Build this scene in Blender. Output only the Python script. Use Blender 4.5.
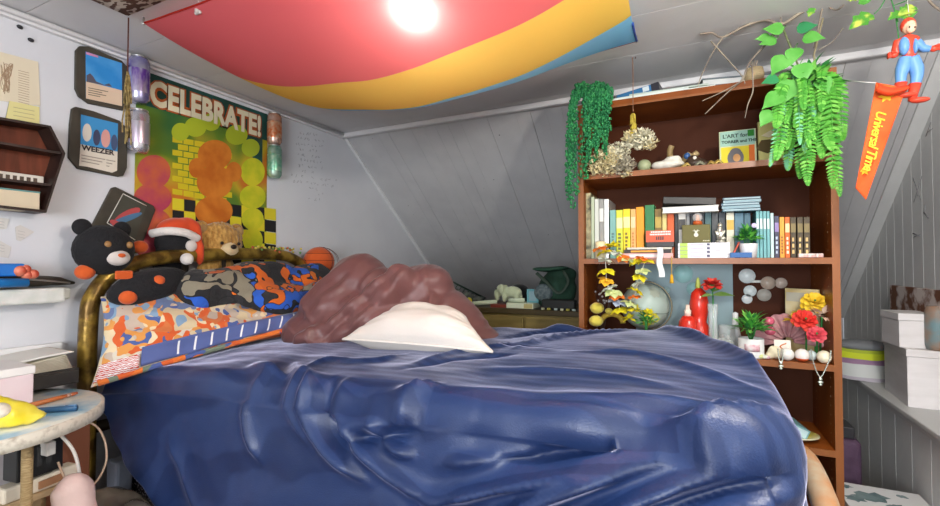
import bpy, bmesh, math, random
from mathutils import Vector as V, Matrix, Euler, noise
for _o in list(bpy.data.objects): bpy.data.objects.remove(_o)
S = bpy.context.scene; COL = S.collection
PI = math.pi; R = math.radians
# ---------------------------------------------------------------- camera
FPX, PITCH, YAW, HC = 455.0, R(1.3), R(25.8), 1.2
FW = V((-math.sin(YAW)*math.cos(PITCH), math.cos(YAW)*math.cos(PITCH), math.sin(PITCH)))
RT = V((math.cos(YAW), math.sin(YAW), 0)); UP = RT.cross(FW); CAM = V((0, 0, HC))
cd = bpy.data.cameras.new('camera'); cam = bpy.data.objects.new('camera', cd); COL.objects.link(cam)
cam.location = CAM; cam.rotation_euler = FW.to_track_quat('-Z', 'Y').to_euler()
cd.sensor_width = 36; cd.lens = FPX/940*36; cd.clip_start = .02
S.camera = cam
# ---------------------------------------------------------------- light and exposure
vs = S.view_settings; vs.view_transform = 'Standard'; vs.look = 'None'; vs.gamma = 1; vs.use_curve_mapping = False; vs.exposure = 0.2
w = bpy.data.worlds.new('world'); S.world = w; w.use_nodes = True
w.node_tree.nodes['Background'].inputs[0].default_value = (.80, .87, 1, 1); w.node_tree.nodes['Background'].inputs[1].default_value = 1.5
def area(name, loc, to, sx, sy, e, col):
    l = bpy.data.lights.new(name, 'AREA'); l.shape = 'RECTANGLE'; l.size = sx; l.size_y = sy; l.energy = e; l.color = col
    o = bpy.data.objects.new(name, l); COL.objects.link(o); o.location = loc
    o.rotation_euler = (V(to)-V(loc)).to_track_quat('-Z', 'Y').to_euler(); return o
area('assumed_window_light', (-.05, -1.92, 1.3), (-.2, 2, 1.1), 1.4, 1.0, 62, (.93, .96, 1))  # added area light for daylight from the assumed, unseen window
BULB = V((-.665, 1.03, 1.935))
BULB_E = 120
FILL_LAMP = V((.46, .72, 1.86))  # added fill lamp, out of view to the right
_l = bpy.data.lights.new('fill_lamp_light', 'POINT'); _l.energy = 36; _l.color = (1, .93, .84); _l.shadow_soft_size = .05
_o = bpy.data.objects.new('fill_lamp_light', _l); COL.objects.link(_o); _o.location = FILL_LAMP

# ---------------------------------------------------------------- helpers
def ray(x, y): return FW + RT*((x-470)/FPX) - UP*((y-253)/FPX)
def oX(x, y, X): d = ray(x, y); return CAM + d*(X/d.x)
def oY(x, y, Y): d = ray(x, y); return CAM + d*(Y/d.y)
def oZ(x, y, Z): d = ray(x, y); return CAM + d*((Z-HC)/d.z)
MATS = {}
def mat(name, c, rough=.55, metal=0, c2=None, scale=12, bump=0, bscale=None, sheen=0, trans=0, emit=0, spec=.3, detail=3, stretch=None, coat=0, alpha=1, lo=.35, hi=.65):
    if name in MATS: return MATS[name]
    m = bpy.data.materials.new(name); m.use_nodes = True; nt = m.node_tree; b = nt.nodes['Principled BSDF']
    def s(k, v):
        if k in b.inputs: b.inputs[k].default_value = v
    s('Base Color', (*c, 1)); s('Roughness', rough); s('Metallic', metal); s('Specular IOR Level', spec)
    if sheen: s('Sheen Weight', sheen); s('Sheen Roughness', .4)
    if trans: s('Transmission Weight', trans)
    if coat: s('Coat Weight', coat); s('Coat Roughness', .15)
    if alpha < 1: s('Alpha', alpha)
    if emit: s('Emission Color', (*c, 1)); s('Emission Strength', emit)
    if c2 or bump:
        tc = nt.nodes.new('ShaderNodeTexCoord'); mp = nt.nodes.new('ShaderNodeMapping'); nt.links.new(tc.outputs['Object'], mp.inputs[0])
        if stretch: mp.inputs['Scale'].default_value = stretch
        n = nt.nodes.new('ShaderNodeTexNoise'); n.inputs['Scale'].default_value = scale; n.inputs['Detail'].default_value = detail
        nt.links.new(mp.outputs[0], n.inputs['Vector'])
        if c2:
            r = nt.nodes.new('ShaderNodeValToRGB'); r.color_ramp.elements[0].color = (*c, 1); r.color_ramp.elements[1].color = (*c2, 1)
            r.color_ramp.elements[0].position = lo; r.color_ramp.elements[1].position = hi
            nt.links.new(n.outputs[0], r.inputs[0]); nt.links.new(r.outputs[0], b.inputs['Base Color'])
        if bump:
            n2 = n
            if bscale:
                n2 = nt.nodes.new('ShaderNodeTexNoise'); n2.inputs['Scale'].default_value = bscale; n2.inputs['Detail'].default_value = 4; nt.links.new(mp.outputs[0], n2.inputs['Vector'])
            bp = nt.nodes.new('ShaderNodeBump'); bp.inputs['Strength'].default_value = bump; bp.inputs['Distance'].default_value = .01
            nt.links.new(n2.outputs[0], bp.inputs['Height']); nt.links.new(bp.outputs[0], b.inputs['Normal'])
    MATS[name] = m; return m
def col(c, rough=.5, **k): return mat('paint_%d_%d_%d_%d' % (c[0]*999, c[1]*999, c[2]*999, rough*99), c, rough, **k)
def patches(name, pal, scale, rough=.8, seed=0, bump=.15, warp=.25, sheen=.2, lines=None):
    """cloth printed with irregular patches of the palette"""
    if name in MATS: return MATS[name]
    m = bpy.data.materials.new(name); m.use_nodes = True; nt = m.node_tree; b = nt.nodes['Principled BSDF']; N = nt.nodes.new; L = nt.links.new
    b.inputs['Roughness'].default_value = rough; b.inputs['Sheen Weight'].default_value = sheen
    tc = N('ShaderNodeTexCoord'); mp = N('ShaderNodeMapping'); mp.inputs['Location'].default_value = (seed, seed*.7, seed*.3); L(tc.outputs['Object'], mp.inputs[0])
    nz = N('ShaderNodeTexNoise'); nz.inputs['Scale'].default_value = scale*.8; L(mp.outputs[0], nz.inputs['Vector'])
    mx = N('ShaderNodeMixRGB'); mx.blend_type = 'LINEAR_LIGHT'; mx.inputs[0].default_value = warp; L(mp.outputs[0], mx.inputs[1]); L(nz.outputs['Color'], mx.inputs[2])
    vo = N('ShaderNodeTexVoronoi'); vo.inputs['Scale'].default_value = scale; L(mx.outputs[0], vo.inputs['Vector'])
    sp = N('ShaderNodeSeparateColor'); L(vo.outputs['Color'], sp.inputs[0])
    rp = N('ShaderNodeValToRGB'); rp.color_ramp.interpolation = 'CONSTANT'
    e = rp.color_ramp.elements
    for i, c in enumerate(pal):
        if i < 2: el = e[i]; el.position = i/len(pal)
        else: el = e.new(i/len(pal))
        el.color = (*c, 1)
    L(sp.outputs[0], rp.inputs[0]); out = rp.outputs[0]
    if lines:
        v2 = N('ShaderNodeTexVoronoi'); v2.feature = 'DISTANCE_TO_EDGE'; v2.inputs['Scale'].default_value = scale; L(mx.outputs[0], v2.inputs['Vector'])
        g = N('ShaderNodeMath'); g.operation = 'LESS_THAN'; g.inputs[1].default_value = .035; L(v2.outputs['Distance'], g.inputs[0])
        m2 = N('ShaderNodeMixRGB'); L(g.outputs[0], m2.inputs[0]); L(out, m2.inputs[1]); m2.inputs[2].default_value = (*lines, 1); out = m2.outputs[0]
    L(out, b.inputs['Base Color'])
    n3 = N('ShaderNodeTexNoise'); n3.inputs['Scale'].default_value = 60; L(mp.outputs[0], n3.inputs['Vector'])
    bp = N('ShaderNodeBump'); bp.inputs['Strength'].default_value = bump; bp.inputs['Distance'].default_value = .01; L(n3.outputs[0], bp.inputs['Height']); L(bp.outputs[0], b.inputs['Normal'])
    MATS[name] = m; return m

ORG = {}
def thing(name, label, cat, loc=(0, 0, 0), group=None, rot=(0, 0, 0)):
    o = bpy.data.objects.new(name, None); o.empty_display_size = .05; COL.objects.link(o)
    o.location = loc; o.rotation_euler = rot; o['label'] = label; o['category'] = cat
    if group: o['group'] = group
    ORG[o] = V(loc); return o
def tag(o, label, cat, group=None, kind=None):
    o['label'] = label; o['category'] = cat
    if group: o['group'] = group
    if kind: o['kind'] = kind
    return o
def copy_tree(o, parent=None):
    c = o.copy(); COL.objects.link(c)
    if parent is not None: c.parent = parent
    for ch in list(o.children): copy_tree(ch, c)
    return c
class MB:
    def __init__(s): s.v = []; s.f = []; s.m = []; s.sm = []
    def add(s, vs_, fs, mi=0, smooth=True):
        n = len(s.v); s.v += [V(p) for p in vs_]
        for f in fs: s.f.append(tuple(i+n for i in f)); s.m.append(mi); s.sm.append(smooth)
        return s
    def box(s, c, sz, rot=None, mi=0):
        c = V(c); h = V(sz)/2; M = rot if rot is not None else Matrix.Identity(3)
        if not isinstance(M, Matrix): M = Euler(M).to_matrix()
        vs_ = [c + M @ V((x*h.x, y*h.y, z*h.z)) for x in (-1, 1) for y in (-1, 1) for z in (-1, 1)]
        return s.add(vs_, [(0,1,3,2),(4,6,7,5),(0,4,5,1),(2,3,7,6),(0,2,6,4),(1,5,7,3)], mi, False)
    def bb(s, a, b, mi=0):
        a, b = V(a), V(b); return s.box((a+b)/2, (abs(b.x-a.x), abs(b.y-a.y), abs(b.z-a.z)), None, mi)
    def prism(s, pts, ext, mi=0):
        pts = [V(p) for p in pts]; e = V(ext); n = len(pts)
        nr = V((0, 0, 0))
        for i in range(n): nr += (pts[i]-pts[0]).cross(pts[(i+1) % n]-pts[0])
        if nr.dot(e) > 0: pts = pts[::-1]
        fs = [tuple(range(n)), tuple(range(2*n-1, n-1, -1))] + [((i+1) % n, i, n+i, n+(i+1) % n) for i in range(n)]
        return s.add(pts+[p+e for p in pts], fs, mi, False)
    def tube(s, pts, r, n=8, mi=0, cap=True, flat=1.0):
        pts = [V(p) for p in pts]; k = len(pts); rs = r if isinstance(r, (list, tuple)) else [r]*k
        u = None; vs_ = []
        for i, p in enumerate(pts):
            t = (pts[min(i+1, k-1)]-pts[max(i-1, 0)])
            if t.length < 1e-9: t = V((0, 0, 1))
            t.normalize()
            if u is None: u = t.orthogonal().normalized()
            else:
                u = u - t*u.dot(t)
                u = u.normalized() if u.length > 1e-6 else t.orthogonal().normalized()
            b = t.cross(u)
            for j in range(n):
                a = 2*PI*j/n; vs_.append(p + (u*math.cos(a) + b*math.sin(a)*flat)*rs[i])
        fs = [(i*n+j, i*n+(j+1) % n, (i+1)*n+(j+1) % n, (i+1)*n+j) for i in range(k-1) for j in range(n)]
        if cap: fs += [tuple(range(n-1, -1, -1)), tuple(range((k-1)*n, k*n))]
        return s.add(vs_, fs, mi)
    def lathe(s, prof, c=(0, 0, 0), n=24, mi=0, rot=None, smooth=True, sc=(1, 1, 1)):
        c = V(c); M = Euler(rot).to_matrix() if rot is not None else Matrix.Identity(3)
        vs_ = [c + M @ V((r*math.cos(2*PI*j/n)*sc[0], r*math.sin(2*PI*j/n)*sc[1], z*sc[2])) for r, z in prof for j in range(n)]
        k = len(prof); fs = [(i*n+j, i*n+(j+1) % n, (i+1)*n+(j+1) % n, (i+1)*n+j) for i in range(k-1) for j in range(n)]
        if prof[0][0] > 1e-5: fs.append(tuple(range(n-1, -1, -1)))
        if prof[-1][0] > 1e-5: fs.append(tuple(range((k-1)*n, k*n)))
        return s.add(vs_, fs, mi, smooth)
    def ell(s, c, r, rot=None, nu=18, nv=12, mi=0, fn=None):
        c = V(c); r = V(r) if not isinstance(r, (int, float)) else V((r, r, r)); M = Euler(rot).to_matrix() if rot is not None else Matrix.Identity(3)
        vs_ = []
        for i in range(nv+1):
            th = PI*i/nv
            for j in range(nu):
                ph = 2*PI*j/nu; d = V((math.sin(th)*math.cos(ph), math.sin(th)*math.sin(ph), -math.cos(th)))
                k = fn(d) if fn else 1
                vs_.append(c + M @ V((d.x*r.x*k, d.y*r.y*k, d.z*r.z*k)))
        fs = [(i*nu+j, i*nu+(j+1) % nu, (i+1)*nu+(j+1) % nu, (i+1)*nu+j) for i in range(nv) for j in range(nu)]
        return s.add(vs_, fs, mi)
    def grid(s, fn, nu, nv, mi=0, close=False, mif=None):
        vs_ = [fn(i/nu, j/nv) for i in range(nu if close else nu+1) for j in range(nv+1)]
        K = nu if close else nu+1; w_ = nv+1; n0 = len(s.v); s.v += [V(p) for p in vs_]
        for i in range(nu):
            for j in range(nv):
                i2 = (i+1) % K
                s.f.append((n0+i*w_+j, n0+i2*w_+j, n0+i2*w_+j+1, n0+i*w_+j+1)); s.m.append(mif((i+.5)/nu, (j+.5)/nv) if mif else mi); s.sm.append(True)
        return s
    def leaf(s, base, d, up, L, W, mi=0, bend=.25, prof=(0, .7, 1, .75, .35, 0), fold=.2):
        base, d, up = V(base), V(d).normalized(), V(up); sd = d.cross(up)
        if sd.length < 1e-5: sd = d.orthogonal()
        sd.normalize(); up = sd.cross(d).normalized(); k = len(prof); vs_ = []
        for i, pw in enumerate(prof):
            t = i/(k-1); c = base + d*(L*t) - up*(bend*L*t*t)
            vs_ += [c - sd*(W*.5*pw) + up*(fold*W*.5*pw), c, c + sd*(W*.5*pw) + up*(fold*W*.5*pw)]
        fs = [(i*3+j, i*3+j+1, i*3+j+4, i*3+j+3) for i in range(k-1) for j in range(2)]
        return s.add(vs_, fs, mi)
    def text(s, body, size, M, ext=.0006, mi=0, offset=0, shear=0, align='LEFT', spacing=1.0):
        cu = bpy.data.curves.new('t', 'FONT'); cu.body = body; cu.size = size; cu.extrude = ext; cu.offset = offset; cu.shear = shear
        cu.align_x = align; cu.resolution_u = 3; cu.space_character = spacing
        o = bpy.data.objects.new('t', cu); COL.objects.link(o); dg = bpy.context.evaluated_depsgraph_get()
        me = bpy.data.meshes.new_from_object(o.evaluated_get(dg))
        s.add([M @ v.co for v in me.vertices], [tuple(p.vertices) for p in me.polygons], mi, False)
        bpy.data.objects.remove(o); bpy.data.curves.remove(cu); bpy.data.meshes.remove(me); return s
    def build(s, name, mats, par=None, org=None, local=False, bevel=0, solid=0, sub=0, seg=2):
        if not isinstance(mats, (list, tuple)): mats = [mats]
        off = V((0, 0, 0))
        if par is not None: off = ORG[par]
        elif org is not None: off = V(org)
        if local: off = V((0, 0, 0))
        me = bpy.data.meshes.new(name); me.from_pydata([tuple(p-off) for p in s.v], [], s.f)
        for m in mats: me.materials.append(m)
        for p, mi, sm in zip(me.polygons, s.m, s.sm): p.material_index = mi; p.use_smooth = sm
        me.update()
        o = bpy.data.objects.new(name, me); COL.objects.link(o)
        if par is not None: o.parent = par; ORG[o] = ORG[par]
        else: o.location = org if org is not None else (0, 0, 0); ORG[o] = V(o.location)
        if bevel: md = o.modifiers.new('bevel', 'BEVEL'); md.width = bevel; md.segments = seg; md.limit_method = 'ANGLE'; md.angle_limit = R(40)
        if solid: md = o.modifiers.new('thickness', 'SOLIDIFY'); md.thickness = solid; md.offset = 0
        if sub: md = o.modifiers.new('smooth', 'SUBSURF'); md.levels = sub; md.render_levels = sub
        return o
def blob(balls, voxel=.012, it=6, fold=None):
    """one closed soft surface around a set of ellipsoids (c, r, rot)"""
    b = MB()
    for q in balls: b.ell(q[0], q[1], q[2] if len(q) > 2 else None, 24, 16)
    o = b.build('blob', col((.5, .5, .5)))
    bm = bmesh.new(); bm.from_mesh(o.data); bmesh.ops.remove_doubles(bm, verts=bm.verts, dist=1e-5); bm.to_mesh(o.data); bm.free()
    md = o.modifiers.new('r', 'REMESH'); md.mode = 'VOXEL'; md.voxel_size = voxel
    md = o.modifiers.new('s', 'SMOOTH'); md.iterations = it; md.factor = .6
    dg = bpy.context.evaluated_depsgraph_get(); me = bpy.data.meshes.new_from_object(o.evaluated_get(dg))
    out = MB(); ns = [v.normal.copy() for v in me.vertices]
    out.add([v.co + (n*fold(v.co, n) if fold else V((0, 0, 0))) for v, n in zip(me.vertices, ns)], [tuple(p.vertices) for p in me.polygons])
    bpy.data.objects.remove(o); bpy.data.meshes.remove(me); return out
def struct(b, name, mats, **k):
    o = b.build(name, mats, **k); o['kind'] = 'structure'; return o
def smooth_path(pts, n=8):
    pts = [V(p) for p in pts]; out = []
    for i in range(len(pts)-1):
        p0, p1, p2, p3 = pts[max(i-1, 0)], pts[i], pts[i+1], pts[min(i+2, len(pts)-1)]
        for j in range(n):
            t = j/n; out.append(.5*((2*p1)+(p2-p0)*t+(2*p0-5*p1+4*p2-p3)*t*t+(3*p1-p0-3*p2+p3)*t**3))
    return out+[pts[-1]]
def ridge(p, a, b, wd):
    """gaussian ridge around the segment a-b (2D)"""
    ax, ay = a; bx, by = b; dx, dy = bx-ax, by-ay; L2 = dx*dx+dy*dy
    t = max(0, min(1, ((p[0]-ax)*dx+(p[1]-ay)*dy)/L2)); ex, ey = p[0]-ax-dx*t, p[1]-ay-dy*t
    q = (ex*ex+ey*ey)/(wd*wd)
    return math.exp(-q)*min(1, 3*t+.15)*min(1, 3*(1-t)+.15) if q < 9 else 0
rnd = random.Random(7)
def nz(p, s=1.0): return noise.noise(V(p)*s)
# ---------------------------------------------------------------- room shell
XL, XR, YB, YF, ZC, YK, TAN = -2.0, .9, 3.75, -2.0, 2.03, 2.26, .79
def zs(y): return min(ZC, ZC-(y-YK)*TAN)
M_wall = mat('wall_paint', (.63, .64, .68), .6, c2=(.68, .69, .72), scale=3, bump=.06, bscale=25)
M_board = mat('board_paint', (.52, .52, .53), .5, c2=(.57, .57, .575), scale=6, bump=.08, bscale=40)
M_gable = mat('gable_paint', (.62, .63, .625), .5, c2=(.68, .69, .68), scale=5, bump=.08, bscale=40)
M_gap = mat('board_gap', (.10, .10, .11), .8)
M_gapl = mat('gable_gap', (.72, .73, .73), .6)
M_ceil = mat('ceiling_paint', (.66, .66, .67), .55, c2=(.70, .70, .71), scale=4, bump=.05, bscale=30)
M_trim = mat('trim_paint', (.74, .74, .75), .4)
M_floor = mat('floor_wood', (.16, .11, .08), .5, c2=(.24, .17, .12), scale=5, stretch=(1, 12, 1))
b = MB(); b.bb((XL-.05, YF, -.05), (XR+.05, YB, 0)); struct(b, 'floor', M_floor)
b = MB(); b.bb((XL, YF, ZC+.004), (XR, YK+.02, ZC+.05), 0)
y = YF
while y < YK-.01:
    y2 = min(y+.30, YK); b.bb((XL, y+.0015, ZC), (XR, y2-.0015, ZC+.006), 0); y = y2
struct(b, 'ceiling', [M_ceil])
b = MB(); b.prism([(XL, YF, 0), (XL, YB, 0), (XL, YB, zs(YB)), (XL, YK, ZC), (XL, YF, ZC)], (-.05, 0, 0)); struct(b, 'wall_left', M_wall)
# sloped board wall under the roof
b = MB(); dn = V((0, 1, -TAN)).normalized(); nn = V((0, TAN, 1)).normalized(); LS = (YB-YK)/dn.y
def slab(x0, x1, t0, t1, d0, d1, mi):
    P0 = V((0, YK, ZC)); b.prism([P0+V((x0, 0, 0))+nn*d0+dn*t0, P0+V((x1, 0, 0))+nn*d0+dn*t0, P0+V((x1, 0, 0))+nn*d0+dn*t1, P0+V((x0, 0, 0))+nn*d0+dn*t1], nn*(d1-d0), mi)
slab(XL, XR, 0, LS, .006, .04, 1)
x = XL; k = 0; rb = random.Random(3)
while x < XR:
    x2 = min(x+.083, XR); g = rb.choice((.0003, .0006, .0008, .0016, .002)); slab(x, x2-g, 0, LS, rb.uniform(-.0006, .0006), .008, 0); x = x2
for i in range(26):   # knots and nail heads in the boards
    px, py = rb.uniform(XL+.1, XR-.1), rb.uniform(.05, LS-.2); r_ = rb.uniform(.002, .006)
    slab(px, px+r_, py, py+r_, -.0012, 0, 1)
struct(b, 'wall_back', [M_board, M_gap])
b = MB(); b.bb((XL, YB, 0), (XR, YB+.05, zs(YB)+.02)); struct(b, 'wall_knee', M_board)
# gable wall of upright boards on the right
b = MB(); b.prism([(XR+.006, YF, 0), (XR+.006, YB, 0), (XR+.006, YB, zs(YB)), (XR+.006, YK, ZC), (XR+.006, YF, ZC)], (.05, 0, 0), 1)
y = YF
while y < YB-.01:
    y2 = min(y+.1, YB); b.prism([(XR, y+.0025, 0), (XR, y2-.0025, 0), (XR, y2-.0025, zs(y2)), (XR, y+.0025, zs(y))], (.008, 0, 0), 0); y = y2
M_smudge = mat('smudge', (.25, .25, .26), .7)
for (a, c) in [((913, 178), (921, 200)), ((922, 176), (914, 202)), ((916, 185), (918, 196)), ((926, 205), (924, 214)), ((924, 212), (929, 218)), ((913, 233), (920, 236)), ((914, 237), (921, 234)), ((931, 122), (926, 136)), ((928, 132), (933, 128))]:
    p, q = oX(*a, XR), oX(*c, XR); b.tube([p, q], .004, 6, 2, flat=.3)
struct(b, 'wall_right', [M_gable, M_gapl, M_smudge])
# low boarded wall with its ledge
XW, ZW = .75, .635
M_low = mat('ledge_board_paint', (.64, .66, .65), .5, c2=(.69, .71, .70), scale=5, bump=.06, bscale=40)
b = MB(); b.bb((XW+.006, .9, 0), (XR, YB, ZW-.02), 1)
y = .9
while y < YB-.01:
    y2 = min(y+.155, YB); b.bb((XW, y+.002, 0), (XW+.008, y2-.002, ZW-.03), 0); y = y2
struct(b, 'wall_ledge', [M_low, M_gapl])
b = MB(); b.bb((XW-.02, .9, ZW-.02), (XR, YB, ZW)); b.bb((XW-.012, .9, ZW-.042), (XW+.004, YB, ZW-.02)); struct(b, 'trim_1', mat('ledge_paint', (.58, .59, .58), .4), bevel=.004)
# mouldings
b = MB(); b.bb((XL, YK-.022, ZC-.03), (XR, YK+.012, ZC), 0); struct(b, 'trim_2', M_trim, bevel=.008)
b = MB(); b.bb((XL, YF, ZC-.03), (XL+.02, YK, ZC), 0); b.tube([(XL+.026, YF, ZC-.012), (XL+.026, YK, ZC-.012)], .010, 8, 0); struct(b, 'trim_3', M_trim)
b = MB(); P0 = V((XL, YK, ZC)); b.prism([P0-nn*.014, P0+V((.02, 0, 0))-nn*.014, P0+V((.02, 0, 0))-nn*.014+dn*LS, P0-nn*.014+dn*LS], nn*.02); struct(b, 'trim_4', M_trim)
b = MB(); P0 = V((XR-.05, YK, ZC)); b.prism([P0-nn*.012, P0+V((.05, 0, 0))-nn*.012, P0+V((.05, 0, 0))-nn*.012+dn*LS, P0-nn*.012+dn*LS], nn*.02); struct(b, 'trim_5', M_gable)
# wall behind the camera with an assumed, unseen window added to light the room
wx0, wx1, wz0, wz1 = -.8, .7, .75, 1.85
b = MB(); b.bb((XL, YF-.05, 0), (wx0, YF, ZC)); b.bb((wx1, YF-.05, 0), (XR, YF, ZC)); b.bb((wx0, YF-.05, 0), (wx1, YF, wz0)); b.bb((wx0, YF-.05, wz1), (wx1, YF, ZC)); struct(b, 'wall_front', M_wall)
wn = thing('assumed_window_1', 'assumed white framed window in the front wall, unseen behind the camera', 'window', (wx0, YF, wz0)); wn['kind'] = 'structure'  # opening assumed behind the camera to let daylight in
b = MB()
for (a, c) in [((wx0, wz0), (wx0+.04, wz1)), ((wx1-.04, wz0), (wx1, wz1)), ((wx0, wz0), (wx1, wz0+.04)), ((wx0, wz1-.04), (wx1, wz1)), ((-.07, wz0), (-.03, wz1))]:
    b.bb((a[0], YF-.05, a[1]), (c[0], YF-.01, c[1]))
b.build('assumed_window_frame', M_trim, wn)

# ---------------------------------------------------------------- bed
bed = thing('bed', 'metal tube single bed with arched gold painted headboard under navy bedding', 'bed', (-.83, 1.42, 0))
M_brass = mat('gold_painted_metal', (.12, .068, .016), .3, .55, c2=(.42, .27, .05), scale=14, detail=5, bump=.25, bscale=35, lo=.42, hi=.6)
M_foot = mat('daubed_metal', (.42, .38, .28), .45, .1, c2=(.42, .15, .03), scale=10, bump=.2, detail=4)
XH = -1.9
hp = smooth_path([(XH, .858, .0), (XH, .858, .6), (XH, .858, .98), (XH, .875, 1.09), (XH, .94, 1.170), (XH, 1.07, 1.218), (XH, 1.27, 1.236), (XH, 1.56, 1.246), (XH, 1.74, 1.232), (XH, 1.845, 1.175), (XH, 1.895, 1.07), (XH, 1.90, .9), (XH, 1.90, 0)], 7)
MB().tube(hp, .028, 14).build('headboard', M_brass, bed)
b = MB(); b.tube([(XH, .86, .62), (XH, 1.88, .62)], .02, 10)
for i in range(1, 6): b.tube([(XH, .83+i*.18, .62), (XH, .83+i*.18, 1.22 if 1 < i < 5 else 1.19)], .009, 8)
b.build('headboard_bar', mat('dark_metal', (.05, .04, .03), .4, .6), bed)
XF = .245
fp = smooth_path([(XF, .965, 0), (XF, .965, .35), (XF, .99, .52), (XF, 1.07, .645), (XF, 1.17, .705), (XF, 1.30, .728), (XF, 1.42, .715), (XF, 1.55, .655), (XF, 1.68, .53), (XF, 1.75, .35), (XF, 1.76, 0)], 7)
MB().tube(fp, .025, 14).build('footboard', M_foot, bed)
for yy in (.9, 1.88):
    b = MB(); b.bb((XH, yy-.012, .24), (XF, yy+.012, .32)); b.build('side_rail', mat('dark_metal', (.05, .04, .03), .4, .6), bed)
M_spring = mat('speckled_ticking', (.012, .010, .014), .8, c2=(.5, .48, .5), scale=130, detail=1, lo=.58, hi=.64)
b = MB(); b.bb((-1.86, .95, .3), (.16, 1.88, .56)); b.build('box_spring', M_spring, bed, bevel=.03)
def zt(x, y):
    a = [(-1.95, .795), (-1.9, .80), (-1.6, .85), (-1.3, .875), (-1.0, .885), (-.5, .905), (-.1, .925), (.3, .925)]
    z = a[0][1]
    for (x0, z0), (x1, z1) in zip(a, a[1:]):
        if x0 <= x <= x1: z = z0+(z1-z0)*(x-x0)/(x1-x0)
    if x > .3: z = .925
    t = (y-.95)/.95
    return z + .022*math.sin(max(0, min(1, t))*PI*.62)
b = MB()
def mt(u, v):
    x = -1.86+2.03*u; a = 2*PI*v; cy, cz = math.cos(a), math.sin(a)
    sy = math.copysign(abs(cy)**.35, cy); sz = math.copysign(abs(cz)**.35, cz); e = .96 if 0 < u < 1 else .9
    top = zt(x, 1.42)-.045; return (x, 1.42+sy*.45*e, (top+.56)/2+sz*(top-.56)/2*e)
b.grid(mt, 30, 32); b.add([mt(0, j/32) for j in range(32)], [tuple(range(32))]); b.add([mt(1, j/32) for j in range(32)], [tuple(range(31, -1, -1))])
b.build('mattress', col((.6, .6, .62), .8), bed)

# navy sheet thrown over the mattress, hanging down the near side and the foot
def st_of(px, py):
    p = oZ(px, py, .92)
    if p.y > .95 : return (p.x, p.y-.95)
    q = oY(px, py, .92); return (q.x, min(0, q.z-zt(q.x, .95)))
FOLDS = []
def fold(pts, a, wd):
    q = [st_of(*p) for p in smooth_path([(x, y, 0) for x, y in pts], 3)] if False else [st_of(p.x, p.y) for p in smooth_path([(x, y, 0) for x, y in pts], 3)]
    ln = [math.dist(s0, s1) for s0, s1 in zip(q, q[1:])]; T = sum(ln); c = 0; segs = []
    for (s0, s1), l in zip(zip(q, q[1:]), ln): segs.append((s0, s1, c/T, (c+l)/T)); c += l
    side = sum(1 for s in q if s[1] < -.01) > len(q)/2; wd = max(.0155, wd*.85)
    FOLDS.append((segs, a*(1.7 if side else 1.2), wd, min(s[0] for s in q)-2.6*wd, max(s[0] for s in q)+2.6*wd, min(s[1] for s in q)-2.6*wd, max(s[1] for s in q)+2.6*wd))
fold([(250, 352), (285, 372), (300, 400), (325, 440)], .016, .022)
fold([(300, 360), (310, 395), (335, 430), (385, 468)], .018, .022)
fold([(322, 372), (332, 400), (362, 440)], -.018, .02)
fold([(335, 372), (350, 410), (400, 455), (460, 485)], .018, .022)
fold([(262, 372), (255, 400), (275, 450)], .012, .022)
fold([(345, 412), (395, 402), (440, 382)], .02, .016)
fold([(355, 424), (400, 420), (430, 415)], -.016, .014)
fold([(370, 395), (395, 425), (425, 440)], .014, .015)
fold([(300, 358), (330, 352), (365, 356), (410, 350)], .012, .016)
fold([(275, 352), (283, 366), (292, 383)], -.014, .013)
fold([(295, 352), (300, 366), (306, 380)], .012, .011)
fold([(258, 350), (268, 366), (270, 385)], .011, .012)
fold([(400, 365), (450, 358), (520, 356)], -.012, .018)
fold([(410, 360), (470, 350), (540, 346)], .010, .018)
fold([(430, 380), (520, 392), (620, 402), (740, 412)], .013, .022)
fold([(430, 402), (520, 414), (640, 418)], .013, .02)
fold([(440, 412), (560, 428), (640, 426)], -.016, .022)
fold([(470, 506), (600, 452), (700, 430), (795, 418)], .036, .022)
fold([(560, 506), (680, 455), (795, 432)], .032, .02)
fold([(430, 482), (530, 458), (640, 432)], .026, .018)
fold([(500, 440), (600, 432), (700, 424)], -.020, .02)
fold([(640, 495), (720, 465), (800, 450)], -.014, .02)
fold([(455, 430), (560, 445), (650, 440), (760, 425)], -.012, .02)
fold([(600, 500), (700, 480), (800, 470)], .022, .018)
fold([(380, 480), (430, 500), (470, 520)], .014, .02)
fold([(180, 420), (200, 460), (220, 506)], .008, .03)
fold([(470, 395), (560, 402), (660, 412), (770, 430)], -.010, .016)
fold([(440, 446), (500, 438), (560, 434)], .012, .016)
fold([(500, 326), (530, 322), (555, 330), (600, 332)], .030, .035)
fold([(560, 322), (610, 318), (650, 320)], .020, .045)
fold([(500, 340), (545, 333), (600, 334)], -.018, .022)
fold([(510, 352), (560, 340), (640, 336)], .014, .018)
fold([(640, 332), (700, 348), (760, 376)], .022, .028)
fold([(690, 338), (740, 352), (775, 378)], -.02, .02)
fold([(740, 362), (770, 385), (790, 410)], .018, .022)
fold([(560, 356), (640, 362), (720, 384), (780, 404)], .010, .022)
fold([(480, 366), (580, 376), (680, 394)], .008, .02)
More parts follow.
